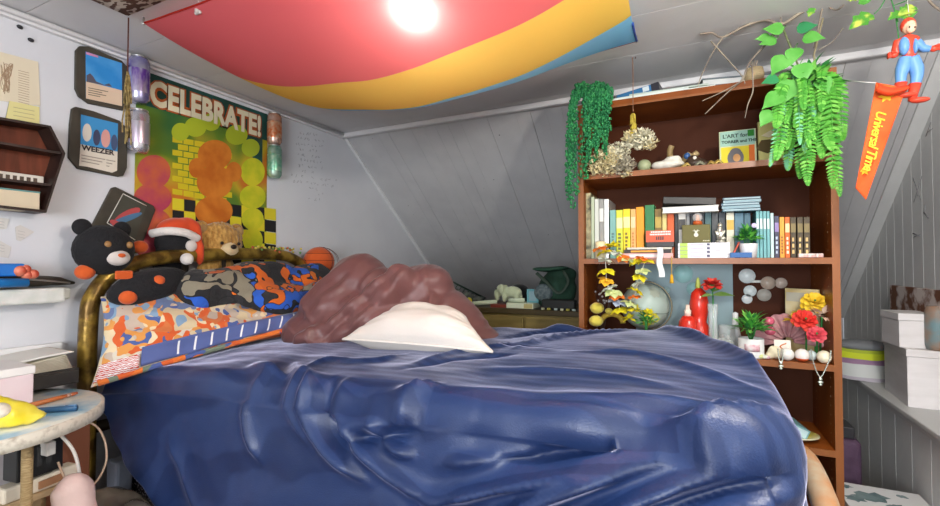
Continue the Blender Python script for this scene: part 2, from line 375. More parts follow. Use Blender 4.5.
def wrink(x, t, soft=1):
    h = 0
    for segs, amp, wd, x0, x1, t0, t1 in FOLDS:
        if x0 < x < x1 and t0 < t < t1:
            best = 9; bt = 0
            for a, c, f0, f1 in segs:
                dx, dy = c[0]-a[0], c[1]-a[1]; k = max(0, min(1, ((x-a[0])*dx+(t-a[1])*dy)/(dx*dx+dy*dy+1e-9))); d = math.hypot(x-a[0]-dx*k, t-a[1]-dy*k)
                if d < best: best, bt = d, f0+(f1-f0)*k
            if best < 2.6*wd: h += amp*(math.exp(-(best/wd)**1.35)-.035)*min(1, 4*bt+.05)*min(1, 4*(1-bt)+.05)
    h += .006*nz((x*3, t*5, 1.3)) + .0035*nz((x*11+t*6, t*9, 4.2)) + .004*nz(((x+t*.8)*4, (t-x*.25)*16, 2.2))*max(0, 1-abs(t+.05)*2)
    if t < 0: h += .010*nz(((x*.45-t*.9)*9, (t+x*.2)*3, 7.7)) + .010*nz(((x+t*1.2)*2.2, (t-x*.35)*11, 3.1))*min(1, -t*6)
    return h*soft
X0, X1, Y0, Y1 = -1.925, .18, .905, 1.91
RH, RF = .03, .10
def perim(u):
    """rounded rectangle, anticlockwise from the near head corner; finer steps on the near side and the foot"""
    ln = X1-X0-RH-RF; hf = Y1-Y0-2*RF; hh = Y1-Y0-2*RH
    segs = [(.56, ln, (X0+RH, Y0), (1, 0)), (.06, RF, (X1-RF, Y0+RF), -PI/2), (.13, hf, (X1, Y0+RF), (0, 1)), (.04, RF, (X1-RF, Y1-RF), 0), (.15, ln, (X1-RF, Y1), (-1, 0)), (.01, RH, (X0+RH, Y1-RH), PI/2), (.04, hh, (X0, Y1-RH), (0, -1)), (.01, RH, (X0+RH, Y0+RH), PI)]
    for i, (wt, L_, p, k) in enumerate(segs):
        if u <= wt or i == len(segs)-1:
            d = min(1, u/wt)
            if isinstance(k, tuple): return V((p[0]+k[0]*d*L_, p[1]+k[1]*d*L_)), V((k[1], -k[0]))
            a = k+d*PI/2; return V((p[0]+L_*math.cos(a), p[1]+L_*math.sin(a))), V((math.cos(a), math.sin(a)))
        u -= wt
def hem(p, n):
    if n.y < -.3:   # near side: pulled up at the head
        a = [(-1.95, .0), (-1.86, .02), (-1.7, .16), (-1.58, .26), (-1.45, .38), (-1.3, .55), (-1.0, .70), (.3, .74)]
        for (x0, h0), (x1, h1) in zip(a, a[1:]):
            if x0 <= p.x <= x1: return h0+(h1-h0)*(p.x-x0)/(x1-x0)
        return .78
    if n.x > .3: return .62
    if n.y > .3: return .2
    return .05
NR, NS, NP = 60, 104, 640
def sheet(u, v):
    p, n = perim(u); k = v*(NR+NS)
    c = V((max(X0+.45, min(X1-.45, p.x)), (Y0+Y1)/2))
    if k <= NR:
        f = k/NR; q = c+(p-c)*f; dist = (p-c).length*(1-f); z = zt(q.x, q.y)
        rr = .07
        if dist < rr: z -= rr-math.sqrt(max(0, rr*rr-(rr-dist)**2))
        z += wrink(q.x, q.y-.95, 1)*min(1, .3+dist/.05)
        if q.x > .02: z -= .05*max(0, (q.y-1.55)/.35)*min(1, (q.x-.02)/.12)
        if dist < rr: q = q+n*wrink(p.x, min(0, -.02), .8)*(1-dist/rr)
        return (q.x, q.y, z)
    f = (k-NR)/NS; H = hem(p, n); d = f*H; s_ = p.x if abs(n.y) > .5 else p.x+(p.y-Y0)
    out = .012+.05*f*(.6 if n.y < 0 else .3)
    if n.x > .3: out = .0+.012*f
    zz = zt(p.x, p.y)-.07-d
    if p.x > .02: zz -= .05*max(0, (p.y-1.55)/.35)*min(1, (p.x-.02)/.12)*(1-f)
    out += wrink(s_, -.04-d, 1.0)*min(1, .4+f*8)*(1 if n.y < .3 else .3) + .012*math.sin(s_*14+1.2*math.sin(s_*5))*f*f*(1 if n.x < .3 else .4)
    q = p+n*out; return (q.x, q.y, zz)
def sheet_mat():
    m = mat('navy_cloth', (.030, .075, .27), .5, sheen=1.0, bump=.12, scale=260)
    nt = m.node_tree; b_ = nt.nodes['Principled BSDF']; N = nt.nodes.new; L = nt.links.new
    b_.inputs['Sheen Tint'].default_value = (.74, .74, .98, 1); b_.inputs['Sheen Roughness'].default_value = .22; b_.inputs['Specular IOR Level'].default_value = .5
    tc = N('ShaderNodeTexCoord'); wv = N('ShaderNodeTexWave'); wv.wave_type = 'BANDS'; wv.bands_direction = 'Y'; wv.inputs['Scale'].default_value = 9; wv.inputs['Distortion'].default_value = .5; wv.inputs['Detail'].default_value = 0
    mp = N('ShaderNodeMapping'); mp.inputs['Rotation'].default_value = (R(12), 0, R(3)); L(tc.outputs['Object'], mp.inputs[0]); L(mp.outputs[0], wv.inputs['Vector'])
    r = N('ShaderNodeValToRGB'); r.color_ramp.elements[0].color = (.006, .021, .085, 1); r.color_ramp.elements[1].color = (.015, .035, .115, 1); r.color_ramp.elements[0].position = .4; r.color_ramp.elements[1].position = .6
    L(wv.outputs[0], r.inputs[0]); L(r.outputs[0], b_.inputs['Base Color'])
    mr = N('ShaderNodeMapRange'); mr.inputs['To Min'].default_value = .48; mr.inputs['To Max'].default_value = .36; L(wv.outputs[0], mr.inputs[0]); L(mr.outputs[0], b_.inputs['Roughness'])
    return m
b = MB(); b.grid(sheet, NP, NR+NS, close=True)
o = b.build('bed_sheet', sheet_mat(), org=(-.83, 1.42, .9)); tag(o, 'navy blue striped sheet spread creased over the whole bed', 'bed sheet')
md = o.modifiers.new('thickness', 'SOLIDIFY'); md.thickness = .003; md.offset = -1

# ---------------------------------------------------------------- pillows, duvet, blanket
def patch(A, B_, C_, D, th, nu=44, nv=30, p=2.2, fold_=None, pinch=.25):
    """soft cushion stretched between four corners (A-B lower edge, D-C upper edge)"""
    A, B_, C_, D = map(V, (A, B_, C_, D)); N_ = (B_-A).cross(D-A).normalized(); b = MB()
    def at(u, v, sg):
        q = A*(1-u)*(1-v)+B_*u*(1-v)+C_*u*v+D*(1-u)*v
        U, W = 2*u-1, 2*v-1; c = (A+B_+C_+D)/4
        g = max(0, (1-abs(U)**p))*max(0, (1-abs(W)**p)); e = 1-.10*(1-abs(U)**2)*abs(W)**3*pinch*2-.10*(1-abs(W)**2)*abs(U)**3*pinch*2
        q = c+(q-c)*e; h = th*g**.55
        if fold_: h += fold_(u, v)*min(1, g*5)*sg
        return q+N_*(h*sg)
    b.grid(lambda u, v: at(u, v, 1), nu, nv); b.grid(lambda u, v: at(1-u, v, -1), nu, nv)
    return b, at
CREAM, ORANGE, BLUE, DARK, SKY = (.72, .58, .36), (.62, .10, .015), (.06, .10, .30), (.03, .03, .035), (.20, .32, .46)
M_print = patches('printed_cotton', [CREAM, ORANGE, (.50, .40, .32), SKY, (.60, .16, .04), BLUE, (.62, .56, .46), (.66, .28, .06), (.12, .17, .32), (.60, .48, .30)], 10.5, .8, 3, warp=.4)
M_print2 = patches('printed_cotton_orange', [ORANGE, (.70, .16, .02), BLUE, (.16, .2, .14), ORANGE], 9, .8, 8, warp=.3)
fo = lambda u, v: .02*nz((u*4, v*5, 3))+.010*nz((u*11, v*7, 9))
# lower pillow, mostly hidden
b, _ = patch((-1.77, .90, .85), (-1.50, 1.70, .90), (-1.80, 1.80, .98), (-1.86, .90, .96), .055, fold_=fo)
o = b.build('printed_pillow', M_print2, org=(-1.7, 1.3, .85)); tag(o, 'orange printed pillow squeezed flat underneath the cream and orange one', 'pillow', 'printed bed pillows')
# upper pillow hanging over the near corner
PA, PB, PC, PD = V((-1.74, .795, .80)), V((-1.47, 1.50, .935)), V((-1.80, 1.76, 1.12)), V((-1.83, .86, 1.085))
b, at = patch(PA, PB, PC, PD, .085, 60, 40, fold_=lambda u, v: .022*nz((u*3, v*4, 5))+.012*nz((u*9+v*4, v*8, 2)))
pil = b.build('printed_pillow', M_print, org=(-1.7, 1.3, .95)); tag(pil, 'cream and orange printed pillow drooping over the near bed corner', 'pillow', 'printed bed pillows')
M_band = mat('blue_band', (.09, .12, .30), .8, sheen=.2); M_dash = mat('white_dash', (.78, .78, .78), .8)
def bandp(u, v, off=.005): q = at(u, .05+.21*v, 1); N_ = (PB-PA).cross(PD-PA).normalized(); return q+N_*off
b = MB(); b.grid(lambda u, v: bandp(.16+.80*u, v), 184, 8, mif=lambda u, v: 1 if (u*11.5) % 1 < .14 and .12 < v < .88 and u > .1 else 0)
b.build('hem_band', [M_band, M_dash], pil, solid=.002)
b = MB(); b.tube([bandp(.02+.96*i/40, -.16, .004) for i in range(41)], .011, 8); b.build('piping', M_print2, pil)
# white striped corner flap
b = MB(); b.grid(lambda u, v: bandp(.005+.15*u, -.1+.8*v, .006), 14, 20, mif=lambda u, v: 1 if (v*9+u*3) % 1 < .5 else 0); b.build('corner_trim', [mat('white_dash', (.78, .78, .78), .8), mat('red_dash', (.5, .06, .04), .8)], pil, solid=.002)
# black fleece blanket heaped along the headboard
M_blk = patches('fleece_print', [(.016, .016, .018), (.022, .022, .024), (.62, .12, .01), (.018, .018, .02), (.02, .10, .50), (.02, .02, .022), (.60, .14, .01), (.24, .21, .15), (.016, .016, .018), (.56, .10, .01)], 8.2, .95, 2.9, warp=.32, sheen=.06, bump=.4, lines=(.012, .012, .014))
def bf(p, n): return .030*nz((p.x*6, p.y*5, p.z*9))+.014*nz((p.x*15, p.y*13, p.z*20))
bk = blob([((-1.75, 1.24, 1.09), (.10, .20, .10)), ((-1.75, 1.45, 1.10), (.11, .24, .105)), ((-1.74, 1.70, 1.085), (.12, .20, .105)), ((-1.62, 1.66, 1.02), (.12, .15, .09)), ((-1.58, 1.70, .94), (.12, .11, .08)), ((-1.62, 1.42, 1.055), (.09, .20, .06), (0, .5, 0)), ((-1.78, 1.83, 1.04), (.08, .10, .10))], .014, 5, bf)
o = bk.build('blanket', M_blk, org=(-1.7, 1.5, 1.0)); tag(o, 'black fleece blanket printed orange and blue, heaped against the headboard', 'blanket')
# mauve duvet heap: two soft peaks
M_mauve = mat('mauve_satin', (.145, .060, .058), .38, c2=(.165, .072, .068), scale=3, sheen=.18, bump=.06, bscale=120)
MFD = [((-1.52, 1.70), (-1.25, 1.52)), ((-1.28, 1.50), (-1.02, 1.75))]
def dpt(px, py): q = oY(px, py, 1.5); return (q.x, q.z)
DF = [([dpt(*q) for q in pts], amp, wd) for pts, amp, wd in [
    ([(402, 262), (382, 288), (352, 318), (326, 340)], .020, .020), ([(398, 272), (372, 306), (350, 338)], -.014, .014), ([(408, 268), (392, 300), (366, 330)], .013, .014), ([(412, 264), (424, 290), (430, 312)], .012, .013), ([(420, 266), (446, 296), (470, 322)], .014, .016), ([(416, 276), (438, 304), (452, 318)], -.010, .012), ([(428, 272), (456, 298), (482, 334)], .010, .012),
    ([(348, 262), (330, 288), (312, 318)], .007, .018), ([(360, 272), (346, 296), (334, 318)], .007, .014), ([(356, 270), (338, 294), (322, 322)], -.007, .012), ([(372, 268), (364, 290), (356, 306)], .010, .012), ([(378, 272), (368, 298), (345, 322)], -.012, .013), ([(322, 300), (340, 322), (345, 340)], .009, .011), ([(312, 318), (330, 330), (350, 336)], .008, .011)]]
def rg(p): return 1-abs(nz(p))*2.2
def mf(p, n):
    a = (p.x-p.z); c = (p.x+p.z)
    h = .012*nz((p.x*6+p.z*4, p.y*5, p.z*7))
    h += .004*max(0, rg((a*8+1.1, p.y*2.5, c*2.2+3)))**2
    for seg, amp, wd in DF:
        h += amp*max(ridge((p.x, p.z), s0, s1, wd) for s0, s1 in zip(seg, seg[1:]))*max(0, min(1, .6-n.y))
    h += .003*nz((a*30, p.y*14, c*12))
    return h
LX = [((-1.43, 1.60, .985), (.17, .18, .19), (0, .25, 0)), ((-1.38, 1.63, 1.09), (.13, .14, .15), (0, .35, 0)), ((-1.51, 1.54, .91), (.15, .16, .09)), ((-1.28, 1.64, 1.05), (.12, .12, .12)),
      ((-1.08, 1.69, 1.05), (.115, .13, .145), (0, .5, 0)), ((-.97, 1.70, .985), (.21, .15, .10), (0, .55, 0)), ((-1.24, 1.60, .97), (.19, .16, .11)), ((-.86, 1.68, .925), (.17, .14, .05), (0, .35, 0)),
      ((-1.11, 1.58, 1.12), (.06, .06, .065)), ((-1.18, 1.54, 1.065), (.075, .06, .07)), ((-1.26, 1.50, 1.0), (.08, .06, .07)), ((-1.34, 1.46, .94), (.09, .065, .07)), ((-1.42, 1.44, .90), (.10, .08, .05))]
LX = [((c[0]+.075, c[1]-.06, c[2]+(.010 if c[2] > 1.03 else -.004)), tuple(k*1.0 for k in r_[0]), *r_[1:]) for c, *r_ in LX]
mv = blob(LX, .008, 24, mf)
o = mv.build('duvet', M_mauve, org=(-1.2, 1.6, .9)); tag(o, 'mauve satin duvet bunched into a heap behind the white pillow', 'duvet')
# white pillow leaning on it
M_white = mat('white_cotton', (.66, .61, .55), .8, c2=(.70, .65, .60), scale=5, sheen=.2, bump=.1, bscale=90)
WA, WB, WC, WD = V((-1.115, 1.265, .930)), V((-.545, 1.285, .930)), V((-.76, 1.53, 1.0)), V((-1.0, 1.48, 1.01))
b, at2 = patch(WA, WB, WC, WD, .082, 60, 40, p=2.6, fold_=lambda u, v: .010*nz((u*4, v*5, 8))+.010*nz((u*5, v*15, 3))*abs(2*u-1)**2)
wp = b.build('white_pillow', M_white, org=(-1, 1.5, .9)); tag(wp, 'plain white pillow leaning against the mauve duvet', 'pillow')
ed = [at2(i/40, 0, 1) for i in range(41)]+[at2(1, i/30, 1) for i in range(31)]+[at2(1-i/40, 1, 1) for i in range(41)]+[at2(0, 1-i/30, 1) for i in range(31)]
MB().tube(ed, .004, 6).build('piping', M_white, wp)
# ---------------------------------------------------------------- bookcase
BX0, BX1, BY0, BY1 = -.428, .462, 1.95, 2.27
SH = [(.56, 'd'), (.851, 'c'), (1.22, 'b'), (1.577, 'a')]     # top surface of each shelf
BT = 1.878
M_wood = mat('cherry_laminate', (.19, .048, .008), .38, c2=(.30, .080, .013), scale=6, stretch=(1, 1, .12), detail=5, bump=.03, bscale=60, spec=.2)
M_edge = mat('cherry_edge', (.22, .075, .022), .3, c2=(.29, .105, .035), scale=8, stretch=(1, 1, .2), spec=.3)
bc = thing('bookcase', 'tall reddish brown wooden bookcase crammed with books and ornaments', 'bookcase', ((BX0+BX1)/2, 2.1, 0))
for x0, x1 in ((BX0, BX0+.022), (BX1-.022, BX1)):
    b = MB().bb((x0, BY0+.004, 0), (x1, BY1, BT))
    for z in [i*.032+.35 for i in range(44)]:
        for y in (BY0+.05, BY1-.07):
            xx = x1 if x0 < 0 else x0
            b.tube([(xx-.0006, y, z), (xx+.0006, y, z)], .0022, 6, 1)
    p = b.build('side_panel', [M_wood, col((.55, .42, .25), .6)], bc)
    MB().bb((x0, BY0, 0), (x1, BY0+.004, BT)).build('edge_band', M_edge, p)
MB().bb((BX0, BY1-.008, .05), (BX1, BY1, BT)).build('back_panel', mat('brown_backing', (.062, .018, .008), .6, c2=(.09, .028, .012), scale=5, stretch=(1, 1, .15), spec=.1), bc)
p = MB().bb((BX0, BY0+.004, BT-.022), (BX1, BY1, BT)).build('top_panel', M_wood, bc); 
MB().bb((BX0+.022, BY0+.001, BT-.03), (BX1-.022, BY0+.006, BT-.022)).build('edge_band', M_edge, p)
for z, k in SH+[(.26, 'e'), (.08, 'f')]:
    p = MB().bb((BX0+.022, BY0+.004, z-.022), (BX1-.022, BY1-.008, z)).build('shelf', M_wood, bc)
    MB().bb((BX0+.022, BY0, z-.022), (BX1-.022, BY0+.004, z)).build('edge_band', M_edge, p)
# pale panel colouring in the brighter lit stretch, and round mirror stickers on the back of the ornament shelf
MB().bb((-.23, BY1-.012, .853), (.165, BY1-.008, 1.196)).build('lit_backing_tone', mat('pale_teal_lit_tone', (.22, .30, .33), .4, c2=(.30, .46, .50), scale=3), bc)
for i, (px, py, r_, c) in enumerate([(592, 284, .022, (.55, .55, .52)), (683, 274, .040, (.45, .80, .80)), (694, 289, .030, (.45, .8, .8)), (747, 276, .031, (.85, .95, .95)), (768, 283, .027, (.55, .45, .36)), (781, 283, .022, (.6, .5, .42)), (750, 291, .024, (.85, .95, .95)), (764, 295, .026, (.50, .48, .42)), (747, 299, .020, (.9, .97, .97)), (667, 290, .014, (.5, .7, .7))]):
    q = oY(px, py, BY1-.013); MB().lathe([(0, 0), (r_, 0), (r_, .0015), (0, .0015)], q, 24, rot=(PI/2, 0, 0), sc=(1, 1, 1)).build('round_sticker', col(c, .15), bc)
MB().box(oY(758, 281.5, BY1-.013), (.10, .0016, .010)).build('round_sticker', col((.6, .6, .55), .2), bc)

# ---------------------------------------------------------------- books
M_page = mat('book_pages', (.72, .68, .58), .8, c2=(.62, .58, .48), scale=200, stretch=(1, .02, .02))
def book(label, x, z, t, h, d, c, band=None, y=None, group='books standing on the middle shelf', rough=.45, metal=0, c2=None, letters=0, lc=(.9, .85, .6), lean=0, flat=False, rz=0, name='book', cat='book'):
    """standing: x = left edge, z = shelf top, t thickness; flat: x = left edge, t = thickness upward, h = width along the shelf"""
    y = BY0+.045 if y is None else y
    m = mat('cover_%d_%d_%d_%s' % (c[0]*99, c[1]*99, c[2]*99, c2), c, rough, metal, c2=c2, scale=30 if c2 else 1)
    if flat: root = thing(name, label, cat, (x+h/2, y, z), group, (0, 0, rz)); W_, H_, D_ = h, t, d
    else: root = thing(name, label, cat, (x+t/2, y, z), group, (0, lean, rz)); W_, H_, D_ = t, h, d
    b = MB(); ct = .0025
    if flat:
        b.bb((-W_/2, 0, 0), (W_/2, D_, ct)).bb((-W_/2, 0, H_-ct), (W_/2, D_, H_)).bb((-W_/2, -.001, 0), (W_/2, ct, H_)); b.build('cover', m, root, local=True, bevel=.001)
        MB().bb((-W_/2+.003, ct, ct), (W_/2-.003, D_-.004, H_-ct)).build('pages', M_page, root, local=True)
        if band: MB().bb((-W_/2+.15*W_, -.002, H_*.25), (W_/2-.2*W_, -.0008, H_*.75)).build('spine_label', col(band, .5), root, local=True)
    else:
        b.bb((-W_/2, 0, 0), (-W_/2+ct, D_, H_)).bb((W_/2-ct, 0, 0), (W_/2, D_, H_)).bb((-W_/2, -.001, 0), (W_/2, ct, H_)); b.build('cover', m, root, local=True, bevel=.001)
        MB().bb((-W_/2+ct, ct, .003), (W_/2-ct, D_-.004, H_-.003)).build('pages', M_page, root, local=True)
        if band: MB().bb((-W_/2+.001, -.002, H_*.62), (W_/2-.001, -.0008, H_*.84)).build('spine_label', col(band, .5), root, local=True)
        if letters:
            b = MB(); rr = random.Random(int(x*1e4))
            for i in range(letters): b.bb((-W_*.22, -.0022, H_*(.1+.45*i/letters)), (W_*rr.uniform(.05, .25), -.0009, H_*(.1+.45*(i+.62)/letters)))
            b.build('title', col(lc, .5), root, local=True)
    return root
ZS = 1.2203
def X_(px, py=240, Y=1.995): return oY(px, py, Y).x
def Z_(px, py, Y=1.995): return oY(px, py, Y).z
def bk_(label, px0, px1, top, c, **k):
    xa, xb = X_(px0), X_(px1); book(label, xa+.0004, ZS, xb-xa-.0008, Z_((px0+px1)/2, top)-ZS, k.pop('d', .15), c, **k)
bk_('thin mottled black and gold book beside the left panel of the bookcase', 586, 591, 193, (.05, .05, .03), c2=(.5, .45, .25), d=.2)
bk_('thin pale green book second from the left panel', 591.3, 594.5, 197, (.45, .52, .36), d=.2)
bk_('tall white book behind the cream candle', 594.8, 599, 199, (.62, .64, .58), d=.2)
bk_('tall grey striped book behind the cream candle', 599.3, 604, 199, (.30, .30, .28), band=(.7, .7, .66), d=.2)
bk_('tall silver book right behind the cream candle', 604.3, 609, 199, (.62, .63, .6), metal=.5, rough=.25, d=.2)
bk_('teal paperback between the silver book and the lime paperback', 610, 616, 210, (.20, .42, .38), letters=7, lc=(.1, .2, .2))
bk_('lime yellow paperback next to the teal one', 616.3, 623, 210, (.62, .66, .05), letters=6, lc=(.12, .12, .05), band=(.75, .8, .4))
bk_('bright yellow paperback with dark lettering', 623.3, 630.4, 209, (.82, .62, .02), letters=6, lc=(.15, .12, .02), band=(.9, .78, .35))
bk_('peach paperback between the yellow and orange ones', 630.8, 636, 209, (.78, .42, .14), letters=7, lc=(.5, .2, .05), band=(.85, .6, .35))
bk_('plain orange hardback left of the green book', 636.3, 644, 207, (.80, .32, .01))
bk_('dark green book standing behind the red and black box', 644.4, 654, 204, (.03, .20, .07), letters=2, lc=(.5, .6, .3), d=.12, y=2.03)
bk_('brown and gold book right of the dark green one', 654.4, 661.5, 208, (.22, .14, .03), band=(.5, .36, .08), y=2.03)
bk_('narrow cream yellow book above the red and black box', 662, 666.5, 209, (.72, .58, .22), y=2.03)
bk_('red orange book above the right end of the red and black box', 667, 674, 209, (.68, .12, .02), y=2.03, letters=3)
bk_('black book beside the red orange one', 674.4, 678, 211, (.03, .03, .03), y=2.03)
bk_('white book with a black mark behind the olive box', 678.4, 686, 211, (.72, .70, .64), band=(.06, .06, .06), y=2.03)
bk_('grey book behind the left of the little snow globe', 686.4, 690, 212, (.24, .25, .25), y=2.03)
bk_('black book directly behind the little snow globe', 690.4, 705, 211, (.035, .04, .045), y=2.04)
bk_('dark teal book behind the silver figurine', 705.4, 712, 211, (.05, .12, .13), y=2.04)
bk_('dark grey book behind the silver figurine head', 712.4, 719, 212, (.07, .075, .08), y=2.04)
bk_('charcoal book under the left end of the disc cases', 719.4, 726.5, 211, (.05, .06, .07), y=2.04)
bk_('white and ochre paperback left of the potted plant', 727, 735, 212, (.70, .66, .52), band=(.6, .4, .08), y=2.02)
bk_('slate blue hardback behind the potted plant', 735.5, 745, 212, (.09, .19, .26), y=2.03)
bk_('dark slate blue book behind the potted plant', 745.4, 752, 212, (.06, .14, .19), y=2.03)
for i, (a, c, tn) in enumerate([(756.4, 759.6, 'first'), (759.9, 763.2, 'second'), (763.5, 766.8, 'third'), (767.1, 770.3, 'fourth')]):
    bk_('thin teal manga volume, %s of four from the white plant pot' % tn, a, c, 211, (.16, .40, .42), band=(.62, .72, .70), group='teal volumes beside the potted plant', y=2.0)
bk_('pale aqua paperback right of the teal volumes', 770.6, 774, 213, (.50, .66, .64))
bk_('dark purple book with a violet top label', 774.4, 779.3, 216, (.05, .05, .09), band=(.30, .22, .45), letters=4, lc=(.5, .6, .7))
bk_('amber spined book left of the red orange one', 779.7, 784.6, 217, (.72, .34, .04), letters=6, lc=(.3, .1, .02))
bk_('red orange paperback with pale title panels', 785, 790, 217, (.70, .14, .02), band=(.85, .65, .35), letters=4)
for a, c, tn in [(790.4, 796.3, 'leftmost, touching the red orange paperback'), (797.2, 803.2, 'the middle one of three'), (803.8, 810.2, 'rightmost, beside the empty shelf end')]:
    bk_('black and gold hardback, ' + tn, a, c, 217, (.03, .022, .015), c2=(.10, .07, .03), band=(.22, .17, .07), letters=3, lc=(.75, .5, .2), group='black and gold hardbacks at the shelf end')
# books lying flat
def flat(label, px0, px1, y0, y1, c, band=None, Y=1.975, d=.12, group='books lying flat on the middle shelf', **k):
    xa, xb = X_(px0, y1, Y), X_(px1, y1, Y); m = (px0+px1)/2; zb, zt_ = Z_(m, y1, Y), Z_(m, y0, Y)
    return book(label, xa, zb, zt_-zb, xb-xa, d, c, band, y=Y, group=group, flat=True, **k)
def stack(items, z0, Y, d, group):
    z = z0
    for label, px0, px1, th, c, band in items:
        xa, xb = X_(px0, 250, Y), X_(px1, 250, Y); book(label, xa, z+.0003, th-.0006, xb-xa, d, c, band, y=Y, group=group, flat=True); z += th
    return z
zA = stack([('pink and white book lying at the bottom under the red and black box', 622, 673, .021, (.72, .42, .40), (.85, .8, .78)), ('black and orange book lying on the pink and white one', 624, 671, .015, (.04, .03, .03), (.75, .35, .05)),
            ('thin white book lying directly under the red and black box', 627, 672, .009, (.62, .60, .5), None)], ZS, 1.972, .05, 'books lying under the red box')
gl = 'white manga volumes lying under the olive box'
zB = stack([('white volume with lime spine end, %s under the olive box' % k, 678, 730, .0148, (.78, .78, .82), None) for k in ('lowest', 'second from the bottom', 'third from the bottom', 'topmost')], ZS, 1.972, .10, gl)
for o in list(bpy.data.objects):
    if o.get('group') == gl:
        MB().bb((-.082, -.0024, .001), (-.055, -.0006, .0138)).build('spine_end', col((.45, .66, .12), .5), o, local=True)
        MB().bb((.012, -.0024, .004), (.022, -.0006, .012)).build('spine_mark', col((.08, .08, .14), .5), o, local=True)
        MB().bb((-.045, -.0024, .006), (.0, -.0006, .010)).build('title', col((.55, .5, .62), .5), o, local=True)
# red / black box and olive box
def sbox(name, label, cat, px0, px1, z0, z1, Y, d, m, lid=None, group=None):
    xa, xb = X_(px0, 235, Y), X_(px1, 235, Y); t = thing(name, label, cat, ((xa+xb)/2, Y+d/2, z0), group)
    MB().bb((xa, Y, z0), (xb, Y+d, z1)).build('box_body', m, t, bevel=.002); return t, xa, xb
t, xa, xb = sbox('card_game_box', 'red and black box with white lettering lying on flat books', 'box', 646, 674, zA, zA+.066, 1.966, .05, col((.035, .03, .03), .4))
MB().bb((xa-.0005, 1.9652, zA+.020), (xb+.0005, 1.967, zA+.0662)).build('red_label', col((.62, .09, .025), .4), t)
b = MB(); MT = lambda x, z, Y=1.965: Matrix.Translation((x, Y, z)) @ Matrix.Rotation(PI/2, 4, 'X')
for i, (a, c, z) in enumerate([(.18, .84, .0575), (.14, .88, .0475)]):
    q = xa+(xb-xa)*a; e = xa+(xb-xa)*c
    rr = random.Random(i)
    while q < e: s_ = rr.uniform(.003, .006); b.bb((q, 1.9642, zA+z), (q+s_, 1.9652, zA+z+.006)); q += s_+.0015
b.build('lettering', col((.85, .82, .78), .5), t)
b = MB()
for i in range(4): q = xa+(xb-xa)*(.36+.075*i); b.bb((q, 1.9642, zA+.028), (q+.005, 1.9652, zA+.042)); 
b.build('emblem', col((.06, .04, .04), .5), t)
t, xa, xb = sbox('olive_box', 'olive green box with a small white emblem on the white volumes', 'box', 682, 710.5, zB, zB+.071, 1.972, .06, col((.13, .115, .025), .5))
b = MB(); xm = (xa+xb)/2; b.ell((xm, 1.9715, zB+.031), (.008, .001, .008)); b.ell((xm, 1.9715, zB+.043), (.005, .001, .004))
for s_ in (-1, 1): b.tube([(xm, 1.9712, zB+.044), (xm+s_*.007, 1.9712, zB+.051)], .0013, 6); b.tube([(xm+s_*.003, 1.9712, zB+.046), (xm+s_*.012, 1.9712, zB+.047)], .001, 6)
b.build('emblem', col((.8, .78, .66), .5), t)
b = MB()
for i in range(4): b.bb((xb-.026+i*.006, 1.971, zB+.006), (xb-.022+i*.006, 1.972, zB+.0095))
b.build('lettering', col((.7, .68, .5), .5), t)
# snow globe behind olive box
g = oY(697.5, 215, 2.008); zg = ZS+.059
t = thing('snow_globe', 'little clear globe with an orange figure on the olive box', 'ornament', (g.x, 2.008, zB+.071)); z0 = zB+.0715
MB().lathe([(0, 0), (.017, 0), (.017, .012), (.013, .016), (0, .016)], (g.x, 2.008, z0)).build('base', col((.5, .1, .02), .4), t)
MB().ell((g.x, 2.008, z0+.030), (.018, .018, .019)).build('dome', mat('clear_glass', (.95, .97, .97), .05, alpha=.35, coat=.5), t)
MB().ell((g.x, 2.008, z0+.024), (.008, .008, .010)).ell((g.x, 2.008, z0+.036), .006).build('figure', col((.75, .25, .03), .5), t)
# flat books on top of the row
zt0 = max(Z_(690, 211, 2.03), ZS+.176)+.004
def slanted(label, px0, px1, zb, th, c, rot, Y=1.985, d=.16, pages=False):
    xa, xb = X_(px0, 205, Y), X_(px1, 205, Y)
    t = thing('book', label, 'book', ((xa+xb)/2, Y, zb), 'big books lying on top of the row', rot); W_ = xb-xa
    b = MB(); b.bb((-W_/2, 0, 0), (W_/2, d, .003)).bb((-W_/2, 0, th-.003), (W_/2, d, th)); b.bb((-W_/2, d-.003, 0), (W_/2, d, th)) if c[0] > .3 else b.bb((-W_/2, 0, 0), (W_/2, .003, th)); b.build('cover', col(c, .4), t, local=True, bevel=.001)
    MB().bb((-W_/2+.003, .003, .003), (W_/2-.003, d-.003, th-.003)).build('pages', M_page if pages else col((.80, .80, .78), .7), t, local=True); return t
zt1 = ZS+.181
slanted('white paged book lying on top of the standing row, under the black one', 662, 719, zt1, .024, (.78, .78, .74), (0, 0, 0))
slanted('big black book tilted on top of the white paged one', 663, 716, zt1+.0245+.008, .028, (.035, .033, .03), (R(-2), R(4), R(4)), 1.99)
